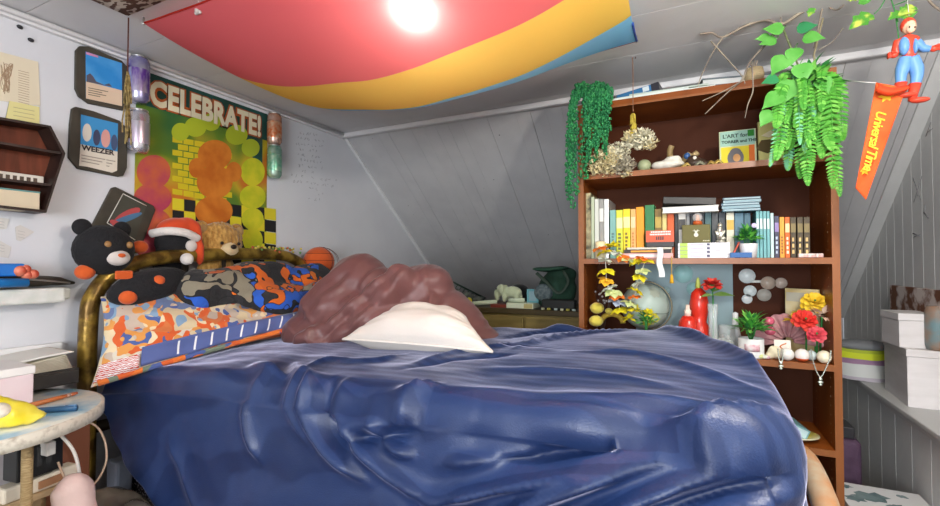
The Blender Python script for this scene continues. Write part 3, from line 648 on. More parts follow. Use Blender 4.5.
# disc cases
cg = 'disc cases stacked on the books'
z = ZS+.177
for i, (dx, c) in enumerate([(0, (.16, .26, .32)), (.004, (.30, .42, .46)), (-.003, (.12, .20, .26)), (.006, (.34, .46, .5)), (.002, (.10, .14, .17))]):
    xa = X_(721.5, 200, 1.99)+dx; xb = xa+.125; nm = ('lowest, touching the books', 'second from the bottom', 'middle one', 'second from the top', 'topmost, with a dark cover')[i]
    t = thing('disc_case', 'clear disc case with blue insert, '+nm, 'disc case', ((xa+xb)/2, 2.05, z), cg, (0, 0, (.05, -.06, .03, -.02, .02)[i]))
    MB().bb((-.062, -.062, .0004), (.062, .062, .0102)).build('case', col(c, .2), t, local=True, bevel=.001)
    MB().bb((-.056, -.0628, .003), (.060, -.061, .0075)).build('spine_insert', col((.22, .36, .42) if i % 2 else (.34, .46, .50), .4), t, local=True)
    z += .0108
# figurine on the white volumes
q = oY(720.5, 243, 1.985)
t = thing('figurine', 'small silver seated figurine on the white volumes', 'ornament', (q.x, 1.99, zB)); M_sil = mat('old_silver', (.34, .33, .29), .35, .6, c2=(.62, .60, .5), scale=60)
MB().lathe([(0, 0), (.017, 0), (.018, .006), (.012, .010), (0, .010)], (q.x, 1.99, zB+.0003)).build('base', M_sil, t)
b = blob([((q.x, 1.99, zB+.024), (.014, .012, .018)), ((q.x-.002, 1.988, zB+.046), (.010, .009, .016)), ((q.x-.001, 1.987, zB+.066), (.0085, .0085, .010)), ((q.x+.010, 1.985, zB+.036), (.005, .005, .014), (0, .5, 0)), ((q.x-.012, 1.985, zB+.034), (.005, .005, .014), (0, -.5, 0)), ((q.x+.008, 1.98, zB+.016), (.012, .008, .007))], .0022, 2)
b.build('body', M_sil, t)
# cream candle at the left
q = oY(600, 258, 1.968); t = thing('pillar_candle', 'cream pillar candle in front of the tall grey books', 'candle', (q.x, 1.975, ZS))
MB().lathe([(0, 0), (.019, 0), (.020, .004), (.020, .070), (.017, .072), (.012, .068), (0, .067)], (q.x, 1.975, ZS+.0003)).build('wax', mat('cream_wax', (.80, .68, .40), .5, c2=(.82, .74, .52), scale=20), t)
MB().tube([(q.x, 1.975, ZS+.066), (q.x+.001, 1.975, ZS+.078)], .001, 5).build('wick', col((.05, .04, .03), .8), t)
# hanging white label ribbon and yellow tassel pencil
q = oY(659.5, 243, 1.945); b = MB()
b.grid(lambda u, v: (q.x-.011+.022*u+.003*math.sin(v*9)+.006*v*v, 1.943-.004*math.sin(v*7), zA-.002-.118*v), 4, 20)
o = b.build('paper_ribbon', mat('white_paper', (.78, .80, .82), .7), org=(q.x, 1.944, zA), solid=.0006); tag(o, 'white paper ribbon hanging over the shelf edge above the globe', 'ribbon')
q = oY(671.5, 262, 1.943); t = thing('tassel', 'yellow tassel on a cord hanging above the globe', 'tassel', (q.x, 1.943, 1.2)); 
MB().tube([(q.x, 1.946, 1.228), (q.x, 1.943, 1.20), (q.x, 1.943, 1.155)], .0016, 6).build('cord', col((.6, .4, .08), .7), t)
MB().lathe([(0, .035), (.004, .034), (.006, .02), (.008, 0), (0, 0)], (q.x, 1.943, 1.122), 10).build('tuft', mat('yellow_thread', (.80, .45, .02), .8, c2=(.6, .3, .02), scale=80, stretch=(8, 8, 1)), t)
# potted plant between the books
def leafball(b, c, r, n, L, W, seed, up=.4, squash=.8, mi=None):
    rr = random.Random(seed)
    for i in range(n):
        a, e = rr.uniform(0, 2*PI), rr.uniform(-.3, 1.35); d = V((math.cos(a)*math.cos(e), math.sin(a)*math.cos(e), math.sin(e)*squash+up*.4)).normalized()
        p = V(c)+V((d.x*r*rr.uniform(.1, .75), d.y*r*rr.uniform(.1, .75), d.z*r*rr.uniform(.1, .8)))
        b.leaf(p, d, V((0, 0, 1))+V((rr.uniform(-.3, .3),)*3), L*rr.uniform(.7, 1.2), W*rr.uniform(.7, 1.1), rr.randrange(mi) if mi else 0, .35)
    return b
GREENS = [mat('leaf_green', (.05, .30, .04), .5, c2=(.10, .46, .06), scale=30), mat('leaf_bright', (.14, .52, .06), .5, c2=(.24, .62, .12), scale=30), mat('leaf_deep', (.02, .16, .04), .5, c2=(.05, .28, .06), scale=30)]
q = oY(749, 257, 1.968); t = thing('potted_plant', 'small green plant in a white pot between the books', 'plant', (q.x, 1.985, ZS))
MB().lathe([(0, 0), (.026, 0), (.031, .05), (.032, .053), (.028, .053), (.027, .044), (0, .044)], (q.x, 1.985, ZS+.0003), 28).build('pot', col((.82, .83, .84), .35), t)
leafball(MB(), (q.x-.001, 1.985, ZS+.066), .05, 130, .032, .015, 5, mi=3, up=.9).build('foliage', GREENS, t)
b = MB()
for i in range(9): a = i*2.4; b.tube([(q.x+.008*math.cos(a), 1.985+.008*math.sin(a), ZS+.042), (q.x+.02*math.cos(a), 1.985+.02*math.sin(a), ZS+.085)], .0012, 5)
b.build('stem', GREENS[2], t)
MB().ell((q.x+.015, 1.945, ZS+.118), (.009, .004, .009)).build('flower', col((.6, .55, .8), .6), t)
q = oY(731, 257, 1.972); book('red booklet leaning against the white plant pot', q.x+.004, ZS+.012, .005, .052, .04, (.55, .07, .03), y=1.965, group='small books by the plant pot', lean=R(24))
flat('small blue book lying in front of the white plant pot', 730, 752, 252.5, 257.6, (.03, .12, .33), Y=1.953, d=.012, group='small books by the plant pot')
# small white things at the right end
for i, (px, nm) in enumerate([(803, 'leftmost, before the black and gold books'), (811, 'in the middle'), (818, 'rightmost, by the side panel')]):
    q = oY(px, 257.6, 1.972); b = MB(); b.box((q.x, 1.975, ZS+.0075), (.028, .02, .014), (0, 0, .3*i)); 
    o = b.build('matchbox', mat('white_pink_card', (.78, .74, .72), .6, c2=(.7, .4, .36), scale=60), org=(q.x, 1.975, ZS), bevel=.002); tag(o, 'small white carton at the shelf end, '+nm, 'box', 'small cartons at the shelf end')
# ---------------------------------------------------------------- flag, bulb and the cloth on the ceiling
def cloth_mat(name, c, tr=.5, rough=.8):
    if name in MATS: return MATS[name]
    m = bpy.data.materials.new(name); m.use_nodes = True; nt = m.node_tree; nt.nodes.remove(nt.nodes['Principled BSDF']); out = nt.nodes['Material Output']
    d = nt.nodes.new('ShaderNodeBsdfDiffuse'); t = nt.nodes.new('ShaderNodeBsdfTranslucent'); mx = nt.nodes.new('ShaderNodeMixShader')
    d.inputs[0].default_value = (*c, 1); t.inputs[0].default_value = (*[q*.88+.09 for q in c], 1); mx.inputs[0].default_value = tr
    nt.links.new(d.outputs[0], mx.inputs[1]); nt.links.new(t.outputs[0], mx.inputs[2]); nt.links.new(mx.outputs[0], out.inputs[0]); MATS[name] = m; return m
FA, FB, FC, FD = V((-1.64, .88, 2.0)), V((-.13, .86, 2.0)), V((-.165, 1.73, 2.0)), V((-1.64, 1.84, 2.0))
def flagp(u, v):
    p = FA*(1-u)*(1-v)+FB*u*(1-v)+FC*u*v+FD*(1-u)*v
    sv = 4*v*(1-v); su = math.sin(PI*u)**.8
    z = 2.004-.055*sv*(1-u)-.060*sv*u-.140*su*sv**.9-.018*su*(1-v)-.02*su*v
    z += .004*math.sin(u*19+v*4)*sv+.003*nz((u*9, v*3, 1))
    return (p.x, p.y, z)
b = MB(); b.grid(flagp, 100, 60, mif=lambda u, v: 0 if v < .345 else (1 if v < .66 else 2))
fl = b.build('striped_flag', [cloth_mat('flag_pink', (.78, .15, .17)), cloth_mat('flag_yellow', (.90, .62, .10)), cloth_mat('flag_blue', (.20, .58, .92))], org=(-.9, 1.3, 2.0))
tag(fl, 'pink, yellow and blue striped flag sagging from the ceiling over the bed', 'flag')
b = MB()
for k in range(2): b.tube([Vv+V((0, 0, .001)) for Vv in [V(flagp(i/60, 0 if k == 0 else 1)) for i in range(61)]], .003, 5, 0)
b.build('hem_edge', cloth_mat('flag_hem', (.45, .03, .02), .2), fl)
MB().tube([V(flagp(1, i/30)) for i in range(22, 31)], .004, 6).build('hem_corner', col((.02, .07, .35), .7), fl)
for (u, v) in ((0, 0), (1, 0), (1, 1), (0, 1)):
    q = V(flagp(u, v)); MB().lathe([(0, 0), (.005, .001), (.006, .006), (.003, .010), (.003, .026)], (q.x, q.y, q.z-.006), 10).build('push_pin', mat('steel', (.6, .6, .58), .3, .9), fl)
bulb = thing('light_bulb', 'bare lit bulb on the ceiling glowing through the flag', 'lamp', (BULB.x, BULB.y, ZC))
MB().lathe([(0, 0), (.05, 0), (.05, -.015), (.022, -.03), (.020, -.06), (0, -.06)], (BULB.x, BULB.y, ZC), 24).build('socket', col((.7, .7, .68), .4), bulb)
MB().ell(BULB-V((0, 0, .045)), (.030, .030, .036), None, 20, 14).build('bulb_glass', mat('lit_bulb', (1, .88, .74), .4, emit=BULB_E), bulb)
fill_fixture = thing('fill_lamp', 'small out of view ceiling lamp added as fill light', 'lamp', (FILL_LAMP.x, FILL_LAMP.y, ZC))
MB().lathe([(0, 0), (.07, 0), (.07, -.02), (.03, -.04), (.02, -.09), (0, -.09)], (FILL_LAMP.x, FILL_LAMP.y, ZC), 24).build('fill_lamp_base', col((.7, .7, .68), .4), fill_fixture)  # fixture made up to carry the added fill light
M_tap = mat('block_print', (.10, .045, .03), .85, c2=(.55, .47, .40), scale=34, detail=1, stretch=(1, 2.2, 1), lo=.50, hi=.54)
def tap(u, v):
    x, y = -1.645+.9*u, .835-.95*v; s_ = math.sin(PI*u)*.04+math.sin(PI*v)*.04
    return (x, y, 2.008-s_*.6*math.sin(PI*min(1, max(0, min(u, 1-u, v, 1-v)*2+.0001))/2))
b = MB(); b.grid(tap, 24, 24); tp = b.build('ceiling_tapestry', M_tap, org=(-1.2, .4, 2.0), solid=.002); tag(tp, 'brown and white block printed cloth pinned to the ceiling corner', 'tapestry')
# cord with gold tassel hanging from the tapestry corner
cx, cy = -1.66, .845
t = thing('hanging_tassel', 'thin dark cord with a frayed gold tassel hanging from the ceiling', 'cord', (cx, cy, 2.0))
MB().tube([(cx, cy, 2.01), (cx, cy, 1.9), (cx, cy, 1.82)], .0022, 6).build('cord', col((.10, .03, .02), .7), t)
b = MB()
rr = random.Random(4)
for i in range(26): a = rr.uniform(0, 2*PI); r_ = rr.uniform(.002, .013); zz = rr.choice((rr.uniform(1.79, 1.83), rr.uniform(1.68, 1.73))); b.tube([(cx+r_*.5*math.cos(a), cy+r_*.5*math.sin(a), zz), (cx+r_*math.cos(a), cy+r_*math.sin(a), zz-.05), (cx+r_*math.cos(a+.4), cy+r_*math.sin(a+.4), zz-.09)], .0024, 5)
b.tube(smooth_path([(cx, cy, 1.83), (cx+.004, cy, 1.75), (cx-.004, cy, 1.68), (cx+.002, cy, 1.63), (cx, cy, 1.60)], 4), .004, 8)
b.build('tassel', mat('gold_thread', (.12, .08, .03), .7, c2=(.36, .27, .10), scale=80), t)
q = oZ(198, 11, 1.985); t = thing('ceiling_charm', 'small clear charm hanging by the flag front edge', 'charm', (q.x, q.y, ZC))
b = MB(); b.ell((q.x, q.y, 1.985), (.010, .010, .010)).ell((q.x-.008, q.y, 1.98), .006).ell((q.x+.008, q.y, 1.98), .006); b.build('beads', mat('clear_plastic', (.85, .83, .78), .1, trans=.5), t)
MB().tube([(q.x, q.y, ZC), (q.x, q.y, 1.99)], .0008, 5).build('thread', col((.6, .6, .6), .6), t)

# ---------------------------------------------------------------- things on the left wall
def wpoly(b, pts, off=.0, th=.002, mi=0):
    b.prism([oX(px, py, XL)+V((off, 0, 0)) for px, py in pts], (th, 0, 0), mi); return b
def rpoly(cx, cy, rx, ry, n=18, rot=0): return [(cx+rx*math.cos(2*PI*i/n)*math.cos(rot)-ry*math.sin(2*PI*i/n)*math.sin(rot), cy+rx*math.cos(2*PI*i/n)*math.sin(rot)+ry*math.sin(2*PI*i/n)*math.cos(rot)) for i in range(n)]
def wmat4(px, py, off=0, roll=0):   # text frame on the left wall: +x runs along +Y, up is Z
    q = oX(px, py, XL)+V((off, 0, 0)); M = Matrix(((0, 0, 1), (1, 0, 0), (0, 1, 0))).to_4x4(); return Matrix.Translation(q) @ M @ Matrix.Rotation(roll, 4, 'Z')
# poster
po = thing('wall_poster', 'big green and orange CELEBRATE! poster with coloured party shapes', 'poster', oX(200, 200, XL))
yA, yB = oX(135, 140, XL).y, oX(266.5, 180, XL).y; zT = 1.985
m = bpy.data.materials.new('poster_print'); m.use_nodes = True; nt = m.node_tree; tc = nt.nodes.new('ShaderNodeTexCoord'); nzn = nt.nodes.new('ShaderNodeTexNoise'); nzn.inputs['Scale'].default_value = 3.2
rp = nt.nodes.new('ShaderNodeValToRGB'); e = rp.color_ramp.elements; e[0].position = .33; e[0].color = (.03, .13, .04, 1); e[1].position = .66; e[1].color = (.55, .16, .02, 1)
for p_, c_ in ((.47, (.12, .22, .02)), (.57, (.50, .36, .02))): k = e.new(p_); k.color = (*c_, 1)
nt.links.new(tc.outputs['Object'], nzn.inputs['Vector']); nt.links.new(nzn.outputs[0], rp.inputs[0]); nt.links.new(rp.outputs[0], nt.nodes['Principled BSDF'].inputs['Base Color']); nt.nodes['Principled BSDF'].inputs['Roughness'].default_value = .35
P_BG = m
b = MB(); b.bb((XL+.001, yA, 1.24), (XL+.003, yB, zT)); b.build('sheet', P_BG, po)
b = MB(); b.bb((XL+.003, yA, 1.845), (XL+.0034, yB, zT), 0); wpoly(b, [(229, 103), (262, 118), (262, 180), (254, 160), (240, 140)], .003, .0004, 0); b.build('dark_ground', mat('poster_dark', (.015, .045, .03), .35, c2=(.02, .10, .09), scale=6), po)
b = MB(); rr = random.Random(2)      # yellow brick and chequered floor
for i in range(9):
    for j in range(5):
        xo = 172+(j*11+(i % 2)*5.5); yo = 138+i*6.5+(xo-180)*.18
        if xo < 226: wpoly(b, [(xo, yo), (xo+10, yo+1.6), (xo+10, yo+7), (xo, yo+5.6)], .0032, .0005, 0)
b.build('brick_print', col((.62, .50, .02), .4), po)
b = MB()
for i in range(5):
    for j in range(9):
        xo, yo = 172+j*11.5, 198+i*12+(j*1.2); wpoly(b, [(xo, yo), (xo+11.5, yo+1.5), (xo+11.5, yo+13), (xo, yo+11.5)], .0032, .0005, (i+j) % 2)
b.build('chequer_print', [col((.70, .60, .03), .4), col((.02, .02, .02), .4)], po)
def blobs(lst, off):
    b = MB(); 
    for i, q in enumerate(lst): wpoly(b, rpoly(*q[:4], 22, q[4] if len(q) > 4 else 0), off+.00012*i, .0006, q[5] if len(q) > 5 else 0)
    return b
# three bunches of plain balloons and party cylinders
blobs([(180, 132, 9, 9), (195, 127, 11, 10), (211, 122, 9, 9), (236, 135, 11, 10), (250, 148, 9, 9)], .0036).build('balloon_print', col((.42, .50, .03), .4), po)
blobs([(153, 172, 17, 17), (152, 198, 19, 15), (155, 225, 16, 16), (148, 245, 14, 14)], .004).build('balloon_print', mat('poster_magenta', (.42, .05, .10), .4, c2=(.55, .12, .05), scale=12), po)
blobs([(214, 155, 17, 15), (214, 182, 18, 17), (213, 211, 19, 15), (214, 238, 15, 15), (196, 168, 8, 10), (233, 172, 8, 10)], .0045).build('balloon_print', mat('poster_orange', (.50, .13, .015), .4, c2=(.66, .22, .03), scale=12), po)
blobs([(252, 172, 12, 14), (252, 197, 13, 12), (252, 219, 11, 11), (252, 240, 10, 12)], .005).build('balloon_print', mat('poster_yellow', (.45, .50, .02), .4, c2=(.66, .60, .03), scale=12), po)
b = MB(); wid = yB-oX(149, 85, XL).y-.028
p0 = oX(149, 104, XL); M0 = Matrix.Translation((XL+.0036, p0.y, p0.z)) @ Matrix(((0, 0, 1), (1, 0, 0), (0, 1, 0))).to_4x4()
b.text('CELEBRATE!', .105, M0, .0005, 0, .0045, spacing=1.04); TZ0, TZ1 = oX(156, 107, XL).z, oX(156, 80.5, XL).z
ys = [v.y for v in b.v]; sc = (wid-.015)/(max(ys)-min(ys)); y0_ = min(ys)
zz_ = [v.z for v in b.v]; z0_ = min(zz_); sz = (TZ1-TZ0)/(max(zz_)-z0_)
for v in b.v: v.y = p0.y+.0+(v.y-y0_)*sc; v.z = TZ0+(v.z-z0_)*sz
b2 = MB(); b2.f = list(b.f); b2.m = list(b.m); b2.sm = list(b.sm); b2.v = [V((v.x+.0008, v.y, v.z)) for v in b.v]
cy_ = (max(v.y for v in b.v)+p0.y)/2
o1 = b2.build('lettering', col((.82, .74, .52), .4), po)
b3 = MB(); b3.text('CELEBRATE!', .105, M0, .0004, 0, .0125, spacing=1.04)
y3 = [v.y for v in b3.v]; z3 = [v.z for v in b3.v]
for v in b3.v: v.y = p0.y-.006+(v.y-min(y3))*((wid-.003)/(max(y3)-min(y3))); v.z = TZ0-.007+(v.z-min(z3))*((TZ1-TZ0+.014)/(max(z3)-min(z3)))
b3.build('lettering_outline', col((.45, .10, .02), .4), po)
# cards
def card(label, outline, prints, name='wall_card'):
    c = thing(name, label, 'picture', oX(*outline[0], XL), 'dark wooden picture plaques')
    wpoly(MB(), outline, .001, .012).build('plaque', mat('dark_plaque', (.045, .04, .03), .5, c2=(.065, .055, .04), scale=15), c, bevel=.003)
    for i, (nm, pts, m) in enumerate(prints): wpoly(MB(), pts, .0132+.0004*i, .0006).build(nm, m, c)
    return c
c1 = card('dark plaque with a desert photo and blue sky, upper left of the poster', [(74, 51), (78, 46.5), (87, 47), (120, 61), (126, 67.6), (126, 107), (122, 111), (87, 104), (77, 97), (73.5, 89)],
     [('photo', [(83.7, 52.3), (120, 63.8), (120, 106.7), (84, 99)], mat('sky_print', (.03, .25, .62), .4, c2=(.08, .34, .70), scale=12)), ('sand', [(84, 82), (120, 91), (120, 106.7), (84, 99)], col((.72, .55, .40), .5)), ('ridge', [(84.5, 76), (88, 74), (91, 77), (94, 82), (102, 85.5), (107, 84), (110, 87.5), (84.5, 82.5)], col((.10, .09, .12), .5)), ('pink_strip', [(84, 52.6), (96, 56.5), (96, 58.5), (84, 55)], col((.60, .25, .45), .5))])
b = MB()
for i in range(4): wpoly(b, [(86, 88+i*2.2), (86+(20, 14, 18, 12)[i], 88+i*2.2+(20, 14, 18, 12)[i]*.2), (86+(20, 14, 18, 12)[i], 88.8+i*2.2+(20, 14, 18, 12)[i]*.2), (86, 88.8+i*2.2)], .015, .0004)
b.build('small_print', col((.2, .16, .12), .6), c1)
c2_ = card('dark plaque with a blue and cream record card reading WEEZER', [(70, 109), (74, 107), (92, 111.5), (118, 121), (126, 129), (125.5, 168), (122, 176), (117, 177), (76, 169), (67, 158), (68, 125)],
     [('photo', [(79, 115), (116, 124), (115.5, 152), (78.6, 144.5)], col((.05, .28, .58), .4)), ('caption', [(78.6, 144.5), (115.5, 152), (115, 171), (110, 173), (85, 167), (77, 166)], col((.74, .68, .58), .6)),
      ('pale_shape', rpoly(85, 133, 4.6, 9), col((.68, .62, .54), .5)), ('dark_shape', rpoly(94.5, 138, 3.6, 8), col((.05, .06, .12), .5)), ('pink_shape', rpoly(103.5, 139, 4.6, 9), col((.68, .34, .30), .5)), ('dark_shape', rpoly(112, 143, 3.2, 8), col((.06, .09, .18), .5))])
b = MB(); b.text('WEEZER', .027, wmat4(79.4, 150.2, .0163, R(1)), .0003, 0, .0008); b.build('lettering', col((.04, .03, .03), .5), c2_)
b = MB()
for i in range(3):
    for x_, l in ((79, 24), (104, 9)): wpoly(b, [(x_, 155+i*3+(x_-79)*.19), (x_+l-i*3, 155+i*3+(x_-79+l-i*3)*.19), (x_+l-i*3, 155.9+i*3+(x_-79+l-i*3)*.19), (x_, 155.9+i*3+(x_-79)*.19)], .016, .0004)
b.build('small_print', col((.35, .3, .25), .6), c2_)
c3 = card('dark plaque with a red and blue abstract print, tilted above the black plush', [(110, 188), (114, 187), (152, 206), (154, 210), (139, 249), (135, 251), (92, 230), (90, 226)],
     [('photo', [(121, 194), (144.5, 206), (133, 240), (105, 223)], col((.06, .06, .045), .5)), ('red_shape', rpoly(125, 216, 15, 5, 18, -.5), col((.45, .07, .07), .5)), ('blue_shape', rpoly(124, 219, 17, 3, 18, -.35), col((.07, .17, .30), .5)), ('red_shape', rpoly(114, 224, 7, 3, 18, .5), col((.5, .08, .08), .5))])
b = MB()
for a, c in (((121, 194), (144.5, 206)), ((121, 194), (105, 223)), ((105, 223), (133, 240))): b.tube([oX(*a, XL)+V((.0145, 0, 0)), oX(*c, XL)+V((.0145, 0, 0))], .0016, 5)
b.build('white_edge', col((.7, .68, .6), .6), c3)
# drink cans fixed to the wall
def can(label, px, py0, py1, m, bandc):
    q = oX(px, (py0+py1)/2, XL+.038); zt_, zb = oX(px, py0, XL+.038).z, oX(px, py1, XL+.038).z; h = zt_-zb
    t = thing('drink_can', label, 'can', (q.x, q.y, zb), 'empty cans around the poster'); r_ = .036
    MB().lathe([(r_*.72, .0), (r_*.80, .004), (r_, .016), (r_, h-.022), (r_*.84, h-.006)], (q.x, q.y, zb), 28).build('can_body', m, t)
    MB().lathe([(r_*.84, h-.006), (r_*.86, h), (r_*.80, h), (r_*.78, h-.005), (0, h-.005)], (q.x, q.y, zb), 28).build('can_lid', mat('steel', (.6, .6, .58), .3, .9), t)
    MB().lathe([(r_+.0004, h*.2), (r_+.0006, h*.21), (r_+.0006, h*.7), (r_+.0004, h*.71)], (q.x, q.y, zb), 28).build('can_print', bandc, t)
can('violet and silver drink can above the plain silver one', 139, 57, 103, mat('can_violet', (.22, .18, .50), .25, .7, c2=(.5, .5, .62), scale=20), mat('can_violet_print', (.16, .06, .40), .25, .6, c2=(.55, .50, .65), scale=45, stretch=(1, 1, .3)))
can('plain silver drink can below the violet one', 139, 110, 153, mat('can_silver', (.55, .55, .58), .25, .8, c2=(.65, .63, .7), scale=20), mat('can_silver_print', (.50, .48, .54), .3, .7, c2=(.62, .5, .62), scale=40, stretch=(1, 1, .3)))
can('orange drink can at the top right of the poster', 274.5, 113.5, 145, mat('can_orange', (.60, .22, .10), .25, .6, c2=(.6, .45, .38), scale=25), mat('can_orange_print', (.62, .14, .03), .3, .5, c2=(.65, .45, .3), scale=50))
can('mint green drink can under the orange one', 274.5, 145.5, 178, mat('can_mint', (.20, .45, .33), .25, .6, c2=(.45, .6, .5), scale=25), mat('can_mint_print', (.12, .40, .26), .3, .5, c2=(.40, .55, .42), scale=50))
# papers
pp = thing('paper_drawing', 'cream paper with a brown pen drawing taped to the left wall', 'paper', oX(20, 80, XL)); wpoly(MB(), [(-22, 46), (38, 62), (40, 106), (-22, 98)], .001, .001).build('sheet', col((.72, .64, .48), .8), pp)
b = MB(); rr = random.Random(9)
for i in range(14): y_ = 66+i*2.4; wpoly(b, [(18, y_+4.2), (29, y_+7), (29, y_+7.5), (18, y_+4.7)], .0021, .0004)
for i in range(7):
    pts = [oX(rr.uniform(1, 14), rr.uniform(62, 94), XL+.0022) for k in range(5)]; b.tube(smooth_path(pts, 5), .0009, 4)
b.build('drawing', col((.40, .28, .18), .8), pp)
pp = thing('yellow_note', 'pale yellow handwritten note under the pen drawing', 'paper', oX(24, 115, XL)); wpoly(MB(), [(9, 101), (39, 107), (39, 129), (10, 126), (5, 120)], .0022, .001).build('sheet', col((.72, .66, .30), .8), pp)
b = MB()
for i in range(4): wpoly(b, [(13, 107+i*4), (34, 111+i*4), (34, 111.6+i*4), (13, 107.6+i*4)], .0032, .0004)
b.build('handwriting', col((.45, .40, .22), .8), pp)
o = wpoly(MB(), [(-6, 100), (8, 103), (4, 121), (-8, 118)], .0024, .001).build('white_note', col((.72, .72, .72), .7), org=oX(2, 110, XL)); tag(o, 'small white slip left of the pale yellow note', 'paper')
for i, (pts, lb) in enumerate([([(15, 227), (20, 225), (34, 232), (20, 241), (16, 240)], 'small folded grey scrap below the coffin shaped shelf'), ([(-5, 217), (9, 219), (6, 229), (-5, 230)], 'pale scrap with pencil lines at the frame edge, upper one'), ([(-5, 238), (11, 247), (8, 258), (-5, 256)], 'pale scrap with pencil lines above the black pouch')]):
    t = thing('paper_scrap', lb, 'paper', oX(*pts[0], XL), 'paper scraps on the left wall'); wpoly(MB(), pts, .001, .0015).build('sheet', col((.62, .60, .57), .8), t)
    b = MB()
    for k in range(3): c0 = V(((pts[0][0]+pts[-1][0])/2+2, (pts[0][1]+pts[-1][1])/2-3+k*3)); wpoly(b, [(c0.x, c0.y), (c0.x+7, c0.y+1.5), (c0.x+7, c0.y+2), (c0.x, c0.y+.5)], .0026, .0003)
    b.build('pencil_lines', col((.45, .44, .42), .8), t)
for (px, py, lb) in ((19, 27, 'black wall hook close under the ceiling moulding'), (30, 40, 'black wall hook lower and right of the other')):
    q = oX(px, py, XL); o = MB().lathe([(0, 0), (.006, 0), (.007, .004), (.004, .009), (0, .010)], q, 12, rot=(0, PI/2, .4), sc=(1, 1.4, 1)).build('wall_hook', col((.03, .03, .035), .4), org=q); tag(o, lb, 'hook', 'black wall hooks')
# faint raised handwriting on the wall
b = MB(); rr = random.Random(12)
for i in range(13):
    w_ = (20, 26, 30, 22, 26, 20, 24, 18, 44, 40, 8, 18, 10)[i]; x_ = 318-w_*.5-8+(3 if i > 7 else 0); yy = 133+i*5.4+rr.uniform(-.6, .6)
    e_ = x_+w_
    while x_ < e_:
        if rr.random() < .72:
            pts = [oX(x_+rr.uniform(0, 2.4), yy+(x_-300)*.12+rr.uniform(-1.6, 1.6), XL+.0006) for k in range(4)]; b.tube(smooth_path(pts, 3), .0011, 4)
        x_ += rr.uniform(2.6, 4)
o = b.build('wall_scribbles', col((.42, .42, .45), .7), org=oX(310, 160, XL)); tag(o, 'faint grey pencil scribbles on the wall right of the cans', 'scribbles', kind='stuff')
# coffin shaped shelf
cs = thing('coffin_shelf', 'black coffin shaped wall shelf with three compartments', 'shelf', oX(20, 170, XL)); M_blk2 = mat('black_brown_wood', (.022, .012, .010), .45, c2=(.04, .02, .015), scale=20)
D = .085; out = [oX(px, py, XL) for px, py in [(-22, 119), (38.5, 129), (53, 156), (34, 214), (-24, 208), (-50, 143)]]
b = MB(); n = len(out); c_ = sum(out, V((0, 0, 0)))/n
for i in range(n):
    p, q = out[i], out[(i+1) % n]; pi_, qi = p+(c_-p).normalized()*.009, q+(c_-q).normalized()*.009
    b.prism([p, q, qi, pi_], (D, 0, 0))
b.build('coffin_frame', M_blk2, cs)
wpoly(MB(), [(-22, 119), (38.5, 129), (53, 156), (34, 214), (-24, 208), (-50, 143)], .0005, .004).build('back_panel', mat('red_brown_back', (.20, .045, .02), .6, c2=(.12, .03, .012), scale=14, stretch=(1, 3, .4)), cs)
zsh = [oX(45, 155, XL).z, oX(40, 187, XL).z]
for z, y1 in ((zsh[0], out[2].y-.012), (zsh[1], (out[2].y+out[3].y)/2-.012)): b = MB(); b.bb((XL+.003, out[5].y+.03, z-.004), (XL+D-.004, y1, z+.004)); b.build('shelf_board', M_blk2, cs)
q = oX(14, 178, XL+.03); t = thing('oval_sign', 'white oval sign with dark lettering inside the coffin shaped shelf', 'sign', q)
MB().box(q, (.006, .15, .035), mi=0).build('plate', col((.72, .68, .60), .5), t, bevel=.003)
b = MB()
for i in range(7): b.bb((q.x+.003, q.y-.055+i*.017, q.z-.008), (q.x+.0038, q.y-.045+i*.017, q.z+.008))
b.build('lettering', col((.10, .07, .05), .5), t)
q = oX(14, 201, XL+.05); b = MB(); b.box(q, (.05, .11, .062)); o = b.build('card_box', mat('cream_card', (.66, .56, .40), .7), org=q, bevel=.002); tag(o, 'cream card box with a teal top in the lowest coffin shelf compartment', 'box')
MB().box(q+V((.0, 0, .033)), (.051, .111, .005)).build('teal_top', col((.12, .26, .25), .6), o)
# white ledge with pouch on the wall
zl = 1.118
b = MB(); b.grid(lambda u, v: (XL+.001+.09*v*(1-.25*u**6), .35+.485*u, zl+.0-.010*math.cos(PI*v)), 30, 8)
sh = MB(); sh.bb((XL, .35, zl-.05), (XL+.085, .80, zl)); sh.bb((XL, .80, zl-.042), (XL+.06, .825, zl-.002)); o = sh.build('wall_ledge_board', mat('chipped_plaster', (.70, .70, .67), .8, c2=(.60, .63, .58), scale=25, bump=.4), org=(XL, .6, zl), bevel=.008); tag(o, 'short white plaster ledge on the left wall', 'shelf')
t = thing('pouch', 'black zipped pouch lying open on the white wall ledge', 'pouch', (XL+.045, .62, zl))
pb = blob([((XL+.045, .70, zl+.022), (.032, .13, .020)), ((XL+.045, .55, zl+.032), (.035, .16, .030)), ((XL+.043, .80, zl+.014), (.016, .05, .010))], .008, 5, lambda p, n: .004*nz(p*20)); pb.build('pouch_body', mat('black_leather', (.035, .03, .025), .45, c2=(.06, .045, .03), scale=25), t)
MB().tube(smooth_path([(XL+.078, .45, zl+.035), (XL+.08, .58, zl+.036), (XL+.077, .72, zl+.028), (XL+.06, .82, zl+.014)], 6), .003, 6).build('zip', mat('steel', (.6, .6, .58), .3, .9), t)
q0 = oX(8, 270, XL+.10); o = MB().box((XL+.088, q0.y-.06, q0.z), (.035, .20, .040)).build('blue_case', col((.015, .16, .55), .35), org=q0, bevel=.006); tag(o, 'bright blue plastic case lying on the black pouch', 'case')
